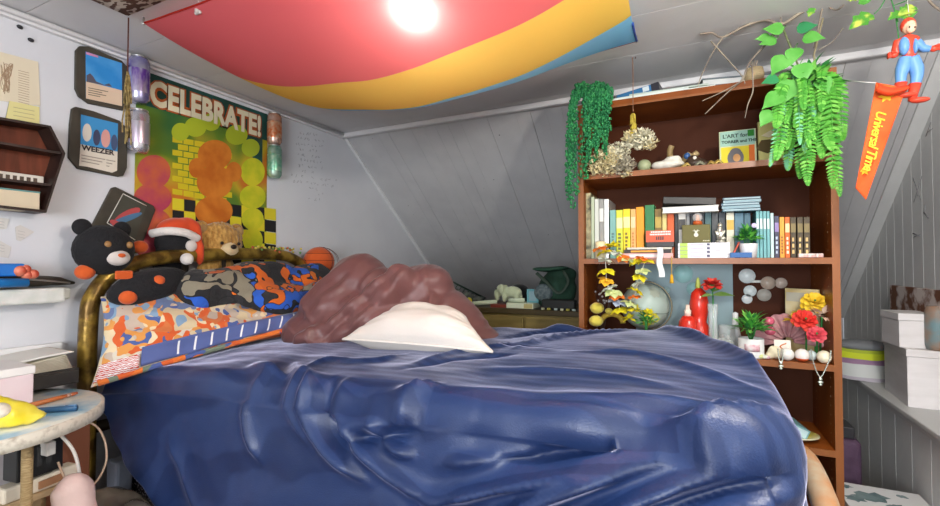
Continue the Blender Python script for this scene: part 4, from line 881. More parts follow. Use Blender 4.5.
q1 = oX(10, 283, XL+.115); o = MB().tube([(XL+.105, q1.y-.2, q1.z), (XL+.105, q1.y+.045, q1.z)], .014, 14).build('blue_tube', col((.02, .22, .62), .3), org=q1); tag(o, 'blue plastic tube lying in front of the blue case', 'tube')
for i, (px, py, r_, nm) in enumerate([(20, 271, .018, 'left'), (25.5, 269, .014, 'upper middle'), (27, 275, .015, 'lower middle'), (33, 274, .015, 'right')]):
    q = oX(px, py, XL+.10); o = MB().ell(q, r_).build('red_ball', mat('red_ball', (.55, .07, .04), .4, c2=(.7, .25, .15), scale=30), org=q); tag(o, 'small shiny red ball on the pouch, %s one of four' % nm, 'ball', 'red balls on the pouch')
# ---------------------------------------------------------------- plush toys on the headboard
M_bpl = mat('black_plush', (.014, .014, .016), .95, sheen=.06, bump=.5, scale=90); M_opl = mat('orange_plush', (.60, .10, .02), .9, sheen=.3, bump=.3, scale=80)
hc = oX(104, 250, -1.895); t = thing('plush_bear', 'big black plush bear with orange paws slumped against the headboard arch', 'plush toy', (hc.x, hc.y, .9))
MB().ell(hc, (.085, .092, .090)).build('head', M_bpl, t)
for s_ in (-1, 1): MB().ell(hc+V((-.01, s_*.062, .078)), (.018, .030, .030)).build('ear', M_bpl, t)
MB().ell(hc+V((.070, .010, -.028)), (.026, .038, .028)).build('muzzle', mat('pale_plush', (.62, .56, .52), .95, sheen=.3), t)
for s_ in (-1, 1): MB().ell(hc+V((.074, .010+s_*.034, .018)), (.010, .0115, .0125)).build('eye', col((.30, .16, .06), .2), t)
MB().ell(hc+V((.094, .010, -.020)), (.008, .012, .008)).build('nose', M_opl, t)
bd = oX(150, 286, -1.79); MB().ell(bd, (.07, .14, .062), (.25, 0, 0)).build('body', M_bpl, t)
for i, (px, py, r_, X_2) in enumerate([(85, 272, .028, -1.885), (140, 247, .026, -1.90), (128, 297, .027, -1.755), (158, 281, .022, -1.74)]):
    q = oX(px, py, X_2); MB().ell(q, (r_, r_*1.05, r_*.95), None, 20, 14).build('paw', M_opl, t)
q = oX(124, 275, -1.77); MB().box(q, (.01, .055, .03), (0, 0, 0)).build('chest_patch', M_opl, t, bevel=.006)
# black and white plush in a red santa hat
hc = oX(176, 243, -1.935); t = thing('plush_penguin', 'small black plush with a pale face wearing a drooping red santa hat', 'plush toy', (hc.x, hc.y, .95))
b = blob([(hc, (.05, .085, .072)), (V((-1.965, hc.y, hc.z-.10)), (.033, .075, .13))], .01, 5); b.build('body', M_bpl, t)
MB().ell(hc+V((.055, .03, -.012)), (.014, .024, .024)).build('face_patch', mat('pale_plush', (.62, .56, .52), .95, sheen=.3), t)
M_wpl = mat('white_plush', (.75, .70, .66), .95, sheen=.5, bump=.7, scale=110); M_red = mat('red_felt', (.62, .07, .02), .9, sheen=.3, bump=.2, scale=60)
hat = blob([(hc+V((0, -.005, .060)), (.055, .075, .045), (0.25, 0, 0)), (hc+V((.01, .05, .075)), (.045, .045, .032), (-.5, 0, 0)), (hc+V((.04, .060, .03)), (.024, .024, .06)), (hc+V((.055, .066, -.04)), (.018, .020, .055))], .008, 6, lambda p, n: .003*nz(p*30)).build('hat', M_red, t)
MB().tube(smooth_path([hc+V((-.02, -.085, .035)), hc+V((.045, -.06, .045)), hc+V((.066, 0, .040)), hc+V((.055, .055, .02))], 6), [.017]*19, 10).build('hat_brim', M_wpl, hat)
q = oX(187, 259, -1.845); MB().ell(q, .024).build('hat_bobble', M_wpl, hat)
# teddy
hc = oX(220, 241, -1.94); t = thing('teddy_bear', 'golden brown teddy bear peeping over the headboard', 'plush toy', (hc.x, hc.y, .95))
def fur(seed): return lambda d: 1+.05*noise.noise(V((d.x*6+seed, d.y*6, d.z*6)))+.05*noise.noise(V((d.x*16, d.y*16+seed, d.z*16)))
M_ted = mat('golden_fur', (.34, .16, .035), .95, c2=(.62, .36, .10), scale=70, sheen=.5, bump=1, stretch=(1, 1, .5))
MB().ell(hc, (.056, .108, .086), None, 48, 32, 0, fur(2)).build('head', M_ted, t)
MB().ell(V((-1.965, hc.y, hc.z-.14)), (.032, .09, .11), None, 32, 22, 0, fur(5)).build('body', M_ted, t)
for s_ in (-1, 1):
    e_ = MB().ell(hc+V((-.005, s_*.088, .052)), (.022, .034, .034), None, 24, 16, 0, fur(3)).build('ear', M_ted, t)
    MB().ell(hc+V((.014, s_*.088, .050)), (.008, .020, .020)).build('inner_ear', mat('tan_plush', (.45, .28, .12), .95), e_)
MB().ell(hc+V((.052, .010, -.040)), (.026, .042, .032), None, 24, 16, 0, fur(6)).build('muzzle', mat('cream_fur', (.62, .48, .28), .95, sheen=.4), t)
MB().ell(hc+V((.078, .012, -.028)), (.008, .015, .011)).build('nose', col((.02, .012, .01), .3), t)
for s_ in (-1, 1): MB().ell(hc+V((.062, .008+s_*.042, -.012)), .0075).build('eye', col((.02, .01, .01), .15), t)
b = MB()
for i in range(40):
    rr = random.Random(i); yy = 1.52+rr.uniform(-.03, .28); b.ell((XH+.036*math.cos(rr.uniform(.2, 2.2)), yy, 1.245+.034*math.sin(rr.uniform(.3, 2.5))), .0065, None, 6, 4, rr.randrange(3))
b.build('glitter_fringe', [col((.6, .5, .1), .3), col((.12, .30, .08), .4), col((.5, .12, .05), .4)], bed)['kind'] = 'stuff'
# orange ball cushion
c_ = oX(319, 262, -1.88); t = thing('ball_cushion', 'round orange plush ball with dark seams behind the duvet', 'cushion', c_)
MB().ell(c_, (.075, .093, .085), None, 28, 20).build('cushion_body', M_opl, t)
b = MB()
for k in range(4):
    a = k*PI/4+.3; b.tube([c_+V((.0755*math.cos(s2)*math.cos(a*.6-.4), .0935*math.cos(s2)*math.sin(a), .0855*math.sin(s2)))*1.0 for s2 in [PI*i/12-PI/2 for i in range(13)]], .0013, 5)
for h in (-.4, .1, .55): b.tube([c_+V((.0755*math.sqrt(1-h*h)*math.cos(s2), .0935*math.sqrt(1-h*h)*math.sin(s2), .0855*h)) for s2 in [2*PI*i/24 for i in range(25)]], .0013, 5)
b.build('seams', col((.10, .02, .01), .8), t)

# ---------------------------------------------------------------- side table and what is around it
TZ = .80; TC = V((-1.70, .49, TZ)); TR = .29
st = thing('side_table', 'small round side table with a blue washed mosaic top and rope wrapped legs', 'table', (TC.x, TC.y, 0))
MB().lathe([(0, TZ-.03), (TR-.01, TZ-.03), (TR, TZ-.022), (TR, TZ-.006), (TR-.006, TZ), (0, TZ)], (TC.x, TC.y, 0), 64).build('table_top', mat('washed_mosaic', (.74, .76, .68), .5, c2=(.20, .42, .58), scale=9, detail=6, bump=.15, bscale=90, lo=.42, hi=.66), st)
MB().lathe([(TR-.002, TZ-.035), (TR+.004, TZ-.034), (TR+.004, TZ-.004), (TR-.002, TZ-.002)], (TC.x, TC.y, 0), 64).build('rim', mat('chipped_rim', (.70, .66, .56), .7, c2=(.45, .40, .32), scale=60, lo=.5, hi=.75), st)
for a in (.42, 1.75, 3.3, 4.9):
    p = V((TC.x+.185*math.cos(a), TC.y+.185*math.sin(a), 0)); MB().tube([p, p+V((0, 0, TZ-.03))], .012, 10).build('leg', mat('rope_wrap', (.52, .38, .20), .8, c2=(.38, .26, .12), scale=60, stretch=(1, 1, 6), bump=.5), st)
q = oZ(16, 388, TZ+.06)
t = thing('gift_box', 'pink box with a white lid and green corner on the side table', 'box', (-1.72, .47, TZ))
e0, e1 = oZ(33.5, 402, TZ+.003), None
bx1 = e0.x; by1 = e0.y
MB().bb((bx1-.17, by1-.20, TZ+.001), (bx1, by1, TZ+.085)).build('box_body', mat('pink_card', (.70, .52, .56), .7, c2=(.74, .60, .62), scale=8), t, bevel=.003)
MB().bb((bx1-.173, by1-.203, TZ+.085), (bx1+.003, by1+.003, TZ+.108)).build('lid', col((.80, .77, .74), .6), t, bevel=.003)
MB().box((bx1-.08, by1-.13, TZ+.110), (.06, .09, .005)).build('green_label', col((.10, .36, .16), .5), t)
q = oZ(6, 416, TZ+.03); t = thing('snack_bag', 'crinkled bright yellow packet lying on the side table', 'packet', (q.x, q.y, TZ))
b = blob([((q.x, q.y, TZ+.034), (.035, .055, .028), (0, .35, 0)), ((q.x+.02, q.y+.035, TZ+.018), (.02, .035, .014)), ((q.x-.03, q.y-.02, TZ+.045), (.04, .05, .034))], .007, 4, lambda p, n: .005*nz(p*28)+.003*nz(p*60)); b.build('packet', mat('yellow_foil', (.80, .66, .02), .3, c2=(.86, .74, .10), scale=20, coat=.3), t)
MB().ell((q.x+.012, q.y-.02, TZ+.050), (.026, .026, .016), (0, .3, 0)).build('label_patch', col((.80, .74, .62), .5), t)
p0, p1 = oZ(24, 407, TZ+.008), oZ(77, 393, TZ+.008); t = thing('paintbrush', 'orange brown paintbrush lying across the side table', 'brush', p0)
MB().tube([p0, p0.lerp(p1, .7), p0.lerp(p1, .78)], [.0075, .006, .005], 10).build('handle', col((.50, .16, .05), .35), t); MB().tube([p0.lerp(p1, .78), p0.lerp(p1, .86)], .006, 10).build('ferrule', col((.62, .42, .34), .3, metal=.6), t); MB().tube([p0.lerp(p1, .86), p1], [.006, .004], 8).build('bristles', col((.48, .14, .06), .8), t)
p0, p1 = oZ(30, 411, TZ+.008), oZ(77, 408, TZ+.008); t = thing('pen', 'dark blue pen beside the paintbrush on the side table', 'pen', p0)
MB().tube([p0, p1], .0075, 10).build('barrel', col((.04, .12, .24), .35), t); MB().tube([p0.lerp(p1, .75)+V((0, 0, .008)), p1+V((0, 0, .008))], .002, 6).build('clip', col((.1, .2, .35), .3), t)
# nightstand between the table and the wall, with an open sketchbook
ns = thing('wall_cabinet', 'shallow black drawer box fixed to the wall above the side table', 'drawer box', (-1.88, .62, .82)); M_nb = mat('black_veneer', (.030, .027, .026), .5, c2=(.05, .045, .04), scale=12)
MB().bb((-1.99, .44, .812), (-1.80, .79, .86)).build('carcass', M_nb, ns, bevel=.002)
d = MB().bb((-1.80, .445, .815), (-1.788, .785, .855)).build('drawer', M_nb, ns, bevel=.003); MB().ell((-1.783, .61, .835), .008).build('knob', col((.3, .28, .25), .3), d)
wb = thing('wooden_box', 'red brown wooden box on the floor between the table and the bed post', 'box', (-1.9, .74, 0)); MB().bb((-1.985, .69, 0), (-1.80, .825, .69)).build('box_body', mat('red_brown_drawer', (.24, .09, .05), .5), wb, bevel=.004); MB().bb((-1.99, .685, .69), (-1.795, .83, .71)).build('lid', mat('red_brown_drawer', (.24, .09, .05), .5), wb, bevel=.004)
b = MB(); b.bb((-1.99, .20, .905), (-1.975, .815, .925)); o = b.build('white_board', col((.74, .74, .74), .5), org=(-1.98, .5, .86)); tag(o, 'thin white board standing along the wall behind the black drawer box', 'board')
for v in o.data.vertices:
    if v.co.z < .05: v.co.z = .001
t = thing('sketchbook', 'thick open sketchbook with curling white pages on the black drawer box', 'book', (-1.88, .66, .86))
b = MB()
k0, k1, k2, k3 = oX(33, 367, -1.80), oX(79, 351, -1.80), oX(33, 373, -1.80), oX(79, 361, -1.80)
zb_ = .862
b.grid(lambda u, v: (-1.975+.175*v, .585+.19*u, zb_+.030+.022*u*u+.01*math.sin(u*PI)), 20, 8); 
b.build('loose_page', col((.78, .77, .72), .8), t, solid=.004)
b = MB()
for i in range(9): b.grid(lambda u, v: (-1.972+.170*v, .587+.186*u-.002*i, zb_+.002+i*.003+.020*u*u*i/9), 10, 2)
b.build('page_block', col((.66, .62, .50), .8), t, solid=.0022)
b = MB(); b.grid(lambda u, v: (-1.97+.15*v, .40+.17*u, .868+.035*math.sin(PI*min(1, u*1.1))), 16, 4); o = b.build('white_paper', col((.78, .77, .75), .8), org=(-1.9, .5, .86), solid=.003); tag(o, 'curved white paper sheet lying left of the open sketchbook', 'paper')
# power adapter, strip, bag, cables below
def at(px, py, X): return oX(px, py, X)
q = at(34, 458, -1.62); t = thing('power_adapter', 'black power adapter block under the side table', 'adapter', (q.x, q.y, q.z-.06))
MB().box(q, (.06, .105, .085), (0, 0, .15)).build('adapter_body', mat('black_plastic', (.02, .02, .02), .3), t, bevel=.004)
b = MB()
for k in range(3): b.box(q+V((.030, -.02+.02*k, .01)), (.004, .012, .05), (0, 0, .15))
b.build('socket_face', col((.05, .05, .05), .2), t)
pl = at(48, 448, -1.58); MB().box(pl, (.03, .022, .036), (0, 0, .1)).build('white_plug', col((.78, .76, .72), .4), t, bevel=.003)
q2 = at(38, 482, -1.63); t2 = thing('power_strip', 'white power strip on its side under the black adapter', 'power strip', (q2.x, q2.y, q2.z-.02))
MB().box(q2, (.045, .17, .040), (0, 0, .12)).build('strip_body', col((.76, .68, .55), .5), t2, bevel=.006); MB().box(q2+V((.024, .02, 0)), (.004, .06, .02), (0, 0, .2)).build('strip_switch', col((.4, .2, .1), .5), t2)
cr = thing('wooden_crate', 'small plywood crate holding the power strip under the table', 'crate', (q2.x-.02, q2.y-.02, 0)); zc_ = q2.z-.0205
b = MB(); b.bb((q2.x-.10, q2.y-.20, zc_-.016), (q2.x+.03, q2.y+.04, zc_)); b.bb((q2.x-.10, q2.y-.20, 0), (q2.x-.085, q2.y+.04, zc_-.016)); b.bb((q2.x+.015, q2.y-.20, 0), (q2.x+.03, q2.y-.185, zc_-.016)); b.bb((q2.x+.015, q2.y+.115, 0), (q2.x+.03, q2.y+.04, zc_-.016)); b.build('crate_body', mat('plywood', (.52, .38, .22), .6, c2=(.44, .30, .16), scale=12, stretch=(1, 1, 8)), cr)
pb_ = at(62, 500, -1.52); o = blob([((-1.47, .655, .18), (.065, .065, .18)), ((-1.48, .65, .42), (.058, .06, .18)), ((-1.495, .645, .57), (.04, .05, .07))], .014, 5, lambda p, n: .012*nz(p*9)+.006*nz(p*22)).build('cloth_bag', mat('pale_pink_cloth', (.66, .46, .42), .85, c2=(.72, .54, .50), scale=8, bump=.2, bscale=80), org=(-1.48, .65, 0)); tag(o, 'pale pink cloth bag slumped on the floor under the table', 'bag')
yb = at(-6, 468, -1.40); o = MB().tube([(yb.x-.01, yb.y-.05, 0), (yb.x, yb.y-.05, .60), (yb.x, yb.y-.05, .71)], [.055, .05, .03], 16).build('yellow_bottle', mat('lime_plastic', (.62, .66, .06), .35), org=(yb.x, yb.y-.05, 0)); tag(o, 'lime yellow tall bottle standing under the side table at the frame edge', 'bottle')
o = MB().tube(smooth_path([pl+V((0, 0, .015)), pl+V((.01, .01, .05)), at(60, 434, -1.55), at(74, 452, -1.54), at(80, 478, -1.54), at(80, 506, -1.54), at(79, 540, -1.54)], 7), .0042, 8).build('white_cable', col((.74, .70, .64), .5), org=pl); tag(o, 'white charging cable looping from the plug under the table', 'cable')
o = MB().tube(smooth_path([at(58, 462, -1.56), at(66, 480, -1.55), at(80, 491, -1.54), at(96, 482, -1.56), at(106, 462, -1.58), at(105, 442, -1.60), at(96, 426, -1.62), at(80, 421, -1.64), at(66, 424, -1.66)], 7), .003, 8).build('tan_cable', col((.50, .36, .26), .5), org=at(80, 490, -1.54)); tag(o, 'thin tan cable hanging in a loop beside the bed post', 'cable')
# dark bag half under the bed and a grey blue box
q = oZ(128, 492, .10); o = blob([((-1.52, .82, .22), (.20, .07, .22)), ((-1.60, .82, .40), (.13, .06, .09)), ((-1.66, .81, .455), (.06, .05, .04)), ((-1.46, .80, .41), (.12, .05, .05), (0, .5, 0)), ((-1.35, .79, .33), (.10, .05, .08), (0, .6, 0)), ((-1.58, .78, .47), (.07, .04, .03), (0, .4, 0))], .012, 4, lambda p, n: .022*nz(p*11)+.010*nz(p*25)).build('rubbish_bag', mat('dark_vinyl', (.07, .06, .05), .22, c2=(.16, .14, .11), scale=10, coat=.3), org=(-1.4, .82, 0)); tag(o, 'crumpled dark grey vinyl bag on the floor beside the bed', 'bag')
q = at(101, 470, -1.70); o = MB().bb((-1.83, .885, 0), (-1.765, .94, .52)).build('storage_tub', mat('grey_blue_plastic', (.26, .29, .36), .4), org=(-1.74, .9, 0), bevel=.01); tag(o, 'grey blue plastic tub standing upright behind the bed post', 'tub')

# ---------------------------------------------------------------- dresser under the slope and the things on it
DY, DZ = 2.42, .945
dr = thing('dresser', 'low olive brown dresser under the sloping wall behind the bed', 'dresser', (-1.2, 2.62, 0)); M_dr = mat('olive_wood', (.20, .15, .045), .5, c2=(.28, .21, .07), scale=6, stretch=(1, 1, 6))
MB().bb((-1.99, DY+.01, 0), (-.45, 2.90, DZ-.03)).build('carcass', M_dr, dr)
MB().bb((-1.99, DY-.01, DZ-.03), (-.445, 2.90, DZ)).build('top_board', mat('dark_olive', (.07, .05, .02), .45), dr, bevel=.004)
for i in range(4): d = MB().bb((-1.97+i*.38, DY-.004, .70), (-1.97+i*.38+.37, DY+.012, DZ-.04)).build('drawer', M_dr, dr, bevel=.003); MB().ell((-1.97+i*.38+.185, DY-.012, .80), .012).build('knob', col((.05, .04, .03), .4), d)
def onD(px, py, Y): return oY(px, py, Y)
M_gr = mat('bottle_green_canvas', (.015, .045, .028), .8, c2=(.03, .08, .05), scale=8, bump=.3, bscale=120); bpx = lambda px, py, Y=2.62: oY(px, py, Y)
c_ = bpx(556, 288); t = thing('backpack', 'bottle green backpack slumped on the dresser beside the bookcase', 'backpack', (c_.x, 2.62, DZ))
b = blob([((c_.x+.01, 2.62, DZ+.105), (.110, .12, .105)), ((c_.x+.03, 2.64, DZ+.19), (.085, .10, .05)), ((c_.x-.04, 2.56, DZ+.07), (.07, .06, .07))], .010, 5, lambda p, n: .007*nz(p*14)); b.build('bag_body', M_gr, t)
b = blob([((c_.x-.01, 2.56, DZ+.222), (.10, .09, .015), (0, -.08, 0)), ((c_.x-.07, 2.54, DZ+.222), (.05, .06, .012))], .007, 3, lambda p, n: .005*nz(p*16)); b.build('top_flap', mat('green_flap', (.03, .09, .055), .7), t)
MB().tube(smooth_path([(c_.x-.08, 2.50, DZ+.20), (c_.x-.02, 2.49, DZ+.15), (c_.x+.05, 2.49, DZ+.09), (c_.x+.10, 2.50, DZ+.15), (c_.x+.07, 2.52, DZ+.21)], 6), .010, 8, flat=.5).build('strap', mat('grey_green_strap', (.05, .075, .055), .7), t)
MB().ell((c_.x-.04, 2.50, DZ+.09), (.055, .03, .05)).build('front_pocket', mat('grey_blue_mesh', (.07, .10, .11), .6, c2=(.16, .2, .2), scale=60), t)
q = bpx(560, 304, 2.48); o = MB().bb((q.x-.10, 2.455, DZ), (q.x+.085, 2.52, DZ+.055)).build('black_case', mat('black_case', (.02, .022, .02), .5), org=(q.x, 2.5, DZ), bevel=.008); tag(o, 'flat black case in front of the green backpack', 'case')
q = bpx(518, 292, 2.72); o = MB().ell((q.x, 2.74, DZ+.062), (.075, .065, .062), None, 28, 18).build('round_hat', mat('black_felt', (.02, .022, .022), .9, sheen=.3), org=(q.x, 2.74, DZ)); tag(o, 'round black felt hat behind the pale green plush', 'hat')
# pale green plush elephant-like toy
M_pg = mat('pale_green_plush', (.52, .58, .38), .95, sheen=.4, bump=.5, scale=80); q = bpx(507, 292, 2.52); t = thing('plush_elephant', 'pale green plush animal standing on the dresser', 'plush toy', (q.x, 2.52, DZ+.03)); z_ = DZ+.030
b = blob([((q.x+.03, 2.53, z_+.055), (.058, .038, .035)), ((q.x-.035, 2.52, z_+.065), (.032, .034, .036)), ((q.x-.062, 2.51, z_+.035), (.014, .015, .036), (0, -.2, 0)), ((q.x-.01, 2.505, z_+.025), (.014, .014, .030)), ((q.x+.065, 2.51, z_+.025), (.014, .014, .030)), ((q.x+.0, 2.55, z_+.025), (.014, .014, .030)), ((q.x+.07, 2.555, z_+.025), (.014, .014, .030))], .005, 4); b.build('body', M_pg, t)
for s_ in (-1, 1): MB().ell((q.x-.025, 2.52+s_*.034, z_+.070), (.020, .008, .026), (0, 0, .3*s_)).build('ear', M_pg, t)
MB().ell((q.x-.058, 2.495, z_+.074), .004).build('eye', col((.02, .02, .02), .2), t)
q = bpx(533, 294, 2.50); t = thing('photo_frame', 'small teal photo frame standing right of the pale green plush', 'frame', (q.x, 2.50, DZ+.03)); z_ = DZ+.03
b = MB()
for (x0, x1, z0, z1) in ((-.034, -.022, 0, .078), (.022, .034, 0, .078), (-.022, .022, 0, .012), (-.022, .022, .066, .078)): b.bb((q.x+x0, 2.49, z_+z0), (q.x+x1, 2.505, z_+z1))
b.build('frame_border', col((.14, .36, .40), .4), t, bevel=.002); MB().bb((q.x-.022, 2.498, z_+.012), (q.x+.022, 2.503, z_+.066)).build('picture', col((.28, .42, .46), .3), t)
a0, a1 = bpx(471, 304, 2.47), bpx(497, 294, 2.50); o = MB().tube([(a0.x, 2.455, DZ+.013), (a1.x, 2.50, DZ+.028)], .013, 14).build('paper_roll', mat('pale_green_paper', (.58, .66, .48), .7), org=(a0.x, 2.46, DZ)); tag(o, 'long pale green paper roll left of the plush animal', 'paper roll')
q = bpx(500, 304, 2.45); book('red brown book lying on the dresser in front of the plush', q.x-.055, DZ, .018, .11, .10, (.20, .04, .025), y=2.44, group='books on the dresser', flat=True)
q = bpx(521, 306, 2.44); o = MB().bb((q.x-.085, 2.43, DZ+.001), (q.x+.075, 2.56, DZ+.031)).build('white_carton', mat('pale_carton', (.62, .68, .50), .6), org=(q.x, 2.48, DZ), bevel=.002); tag(o, 'flat pale green carton on the dresser edge under the teal frame', 'box')
MB().bb((q.x+.02, 2.4295, DZ+.003), (q.x+.07, 2.4305, DZ+.028)).build('side_panel', col((.45, .40, .18), .6), o)
q = bpx(516, 297, 2.44); o = MB().tube([(q.x-.045, 2.45, DZ+.044), (q.x+.045, 2.455, DZ+.046)], .0125, 14).build('paper_roll', mat('pale_green_paper', (.58, .66, .48), .7), org=(q.x, 2.45, DZ)); tag(o, 'short pale paper roll lying on the flat carton', 'paper roll')
q = bpx(469, 300, 2.50); o = MB().ell((q.x, 2.50, DZ+.024), (.02, .02, .024)).build('lemon', col((.62, .52, .03), .4), org=(q.x, 2.5, DZ)); tag(o, 'small yellow ball on the dresser beside the duvet', 'ball')
q = bpx(460, 288, 2.66); t = thing('wire_basket', 'dark green wire basket with scraps on the dresser by the duvet', 'basket', (q.x, 2.66, DZ)); b = MB()
rim = [(q.x-.14, 2.60, DZ+.13), (q.x+.10, 2.60, DZ+.03), (q.x+.16, 2.70, DZ+.03), (q.x-.10, 2.74, DZ+.13), (q.x-.14, 2.60, DZ+.13)]; b.tube(rim, .006, 8)
for i in range(9):
    u = i/8; x = q.x-.14+.24*u; b.tube([(x, 2.60, DZ+.13-.10*u), (x+.02, 2.66, DZ+.01), (x+.06, 2.72, DZ+.12-.09*u)], .003, 6)
b.build('wire_frame', mat('dark_green_wire', (.015, .05, .03), .4), t)
b = blob([((q.x-.07, 2.66, DZ+.045), (.09, .05, .045)), ((q.x+.05, 2.66, DZ+.03), (.09, .05, .03)), ((q.x+.13, 2.64, DZ+.022), (.05, .04, .022))], .010, 3, lambda p, n: .014*nz(p*18)); b.build('scraps', mat('dark_scraps', (.02, .025, .03), .5, c2=(.16, .18, .14), scale=30), t)
rr = random.Random(31)
for i in range(6):
    px = (543, 549, 556, 562, 568, 574)[i]; q = bpx(px, 313, 2.43); o = MB().box((q.x, 2.428, DZ+.006), (.018, .012, .011), (0, 0, rr.uniform(-.5, .5))).build('small_block', col([(.62, .62, .4), (.55, .5, .1), (.5, .6, .55)][i % 3], .5), org=(q.x, 2.428, DZ), bevel=.002); tag(o, 'tiny pale block on the dresser edge below the backpack, %s from the bookcase' % ('sixth', 'fifth', 'fourth', 'third', 'second', 'first')[i], 'block', 'tiny blocks on the dresser edge')
# ---------------------------------------------------------------- top of the bookcase
def YP(px, py, Y): return oY(px, py, Y)
ZB = BT+.0005
q = YP(637, 92, 2.02); t = thing('book', 'thick blue and black book lying tilted on top of the bookcase', 'book', (q.x, 2.03, ZB+.028), 'things on top of the bookcase', (0, R(-7), R(-8)))
MB().bb((-.085, 0, .0), (.06, .10, .034)).build('cover', col((.04, .16, .34), .35), t, local=True, bevel=.003); MB().bb((.058, -.002, -.001), (.09, .10, .035)).build('dark_end', col((.03, .03, .04), .35), t, local=True, bevel=.003); MB().bb((.025, -.0015, .010), (.05, .001, .030)).build('spine_label', col((.6, .68, .72), .5), t, local=True)
for i, (p0, p1, th, c, lb, dy) in enumerate([(610, 715, .010, (.66, .72, .66), 'wide pale folder lying flat on the bookcase top under the blue book', 0), (614, 690, .009, (.58, .64, .60), 'thinner pale board lying on the wide pale folder', .01), (628, 708, .007, (.42, .50, .44), 'grey green board lying topmost of the pale boards', .02)]):
    xa, xb = YP(p0, 100, 1.97).x, YP(p1, 100, 1.97).x; z0 = ZB+(0, .0105, .020)[i]
    o = MB().box(((xa+xb)/2, 2.08+dy, z0+th/2), (xb-xa, .22, th-.0006), (0, 0, (.02, -.04, .03)[i])).build('flat_board', col(c, .6), org=((xa+xb)/2, 2.08, z0)); tag(o, lb, 'board', 'things on top of the bookcase')
q = YP(735, 88, 2.06); t = thing('binder', 'slate grey binder lying propped on top of the bookcase near the plant', 'binder', (q.x, 2.03, ZB+.018), None, (R(10), R(3), R(5)))
MB().bb((-.12, 0, 0), (.12, .18, .006)).bb((-.12, 0, .026), (.12, .18, .032)).bb((-.12, .176, 0), (.12, .18, .032)).build('cover', col((.12, .15, .17), .5), t, local=True, bevel=.002); MB().bb((-.115, .004, .006), (.115, .176, .026)).build('pages', col((.60, .62, .62), .7), t, local=True)
q = YP(754, 78, 2.0); t = thing('woven_pot', 'small straw coloured woven pot on the bookcase top beside the fern', 'pot', (q.x, 2.0, ZB)); MB().lathe([(0, 0), (.028, 0), (.034, .03), (.030, .055), (.026, .055), (.029, .03), (0, .006)], (q.x, 2.0, ZB), 20).build('pot_body', mat('straw', (.50, .40, .24), .8, c2=(.36, .27, .14), scale=90, stretch=(1, 1, 4), bump=.5), t)
b = MB()
for i in range(8): a = i*.8; b.tube([(q.x, 2.0, ZB+.03), (q.x+.012*math.cos(a), 2.0+.012*math.sin(a), ZB+.085)], .0015, 5)
b.build('dry_stalks', mat('dry_twig', (.36, .30, .24), .8, c2=(.50, .42, .34), scale=40), t)

# ---------------------------------------------------------------- ornament shelf at the top
ZA = 1.5775
M_dry = [mat('dry_cream', (.72, .60, .30), .9, c2=(.78, .70, .45), scale=60), mat('dry_white', (.74, .70, .52), .9), mat('dry_grey', (.48, .43, .32), .9), mat('dry_yellow', (.55, .42, .06), .9)]
def fluff(b, c, r, n, seed, mi, s_=.010, sq=(1, .7, .8)):
    rr = random.Random(seed)
    for i in range(n):
        d = V((rr.gauss(0, 1), rr.gauss(0, 1), rr.gauss(0, 1))).normalized()*rr.random()**.4
        p = V(c)+V((d.x*r*sq[0], d.y*r*sq[1], d.z*r*sq[2])); a = rr.uniform(0, 6); u = V((math.cos(a), math.sin(a), rr.uniform(-.6, .6))); w_ = u.cross(V((rr.uniform(-1, 1), rr.uniform(-1, 1), 1))); L_ = s_*rr.uniform(.9, 2.0)
        for g in (u, -u, w_, -w_): b.leaf(p, g, u.cross(w_), L_, L_*.55, mi, .4, (.4, 1, .7, 0))
    return b
q = YP(612, 160, 1.95); t = thing('dried_flowers', 'big bunch of dried cream flowers spilling over the top shelf', 'dried flowers', (q.x, 1.97, ZA)); c0 = V((q.x, 1.945, ZA+.03))
b = MB(); fluff(b, c0+V((-.03, 0, .01)), .072, 420, 1, 0, .008); fluff(b, c0+V((.02, 0, .05)), .06, 320, 2, 1, .007); fluff(b, c0+V((.045, -.01, -.01)), .05, 150, 3, 2, .008); fluff(b, c0+V((-.01, -.02, .03)), .05, 110, 4, 0, .007); fluff(b, c0+V((.055, 0, -.045)), .022, 30, 6, 0, .007); b.build('flower_heads', M_dry[:3], t)
b = MB()
for i in range(16): rr = random.Random(i); b.tube([c0+V((.10, .07, .005)), c0+V((rr.uniform(-.05, .06), rr.uniform(-.03, .03), rr.uniform(-.03, .05)))], .0013, 5)
b.build('stem', mat('dry_twig', (.36, .30, .24), .8, c2=(.50, .42, .34), scale=40), t)
q = YP(633, 112, 1.92); t = thing('hanging_bouquet', 'upside down dried yellow bouquet hanging on a string from the twig', 'dried flowers', (q.x, 1.92, q.z)); top = oZ(633, 44, 1.985)
P_tw = V((q.x, 1.92, YP(633, 44, 1.92).z))
MB().tube([P_tw, (q.x+.001, 1.92, (P_tw.z+q.z)/2), (q.x, 1.92, q.z)], .0016, 6).build('string', col((.28, .14, .08), .8), t)
b = MB(); rr = random.Random(3)
for i in range(40): a = rr.uniform(0, 6.28); zz = rr.uniform(0, .085); r_ = .008+.010*zz/.085; b.leaf((q.x+r_*.5*math.cos(a), 1.92+r_*.5*math.sin(a), q.z-zz), (math.cos(a)*.4, math.sin(a)*.4, -1), (math.cos(a), math.sin(a), .3), .03, .010, 0, .1)
b.build('dry_leaves', M_dry[3], t)
b = MB(); fluff(b, (q.x+.028, 1.925, q.z-.115), .052, 210, 8, 1); fluff(b, (q.x-.01, 1.92, q.z-.10), .028, 70, 9, 0); fluff(b, (q.x+.06, 1.93, q.z-.135), .03, 60, 10, 0, .008); b.build('flower_heads', [M_dry[0], M_dry[1]], t)
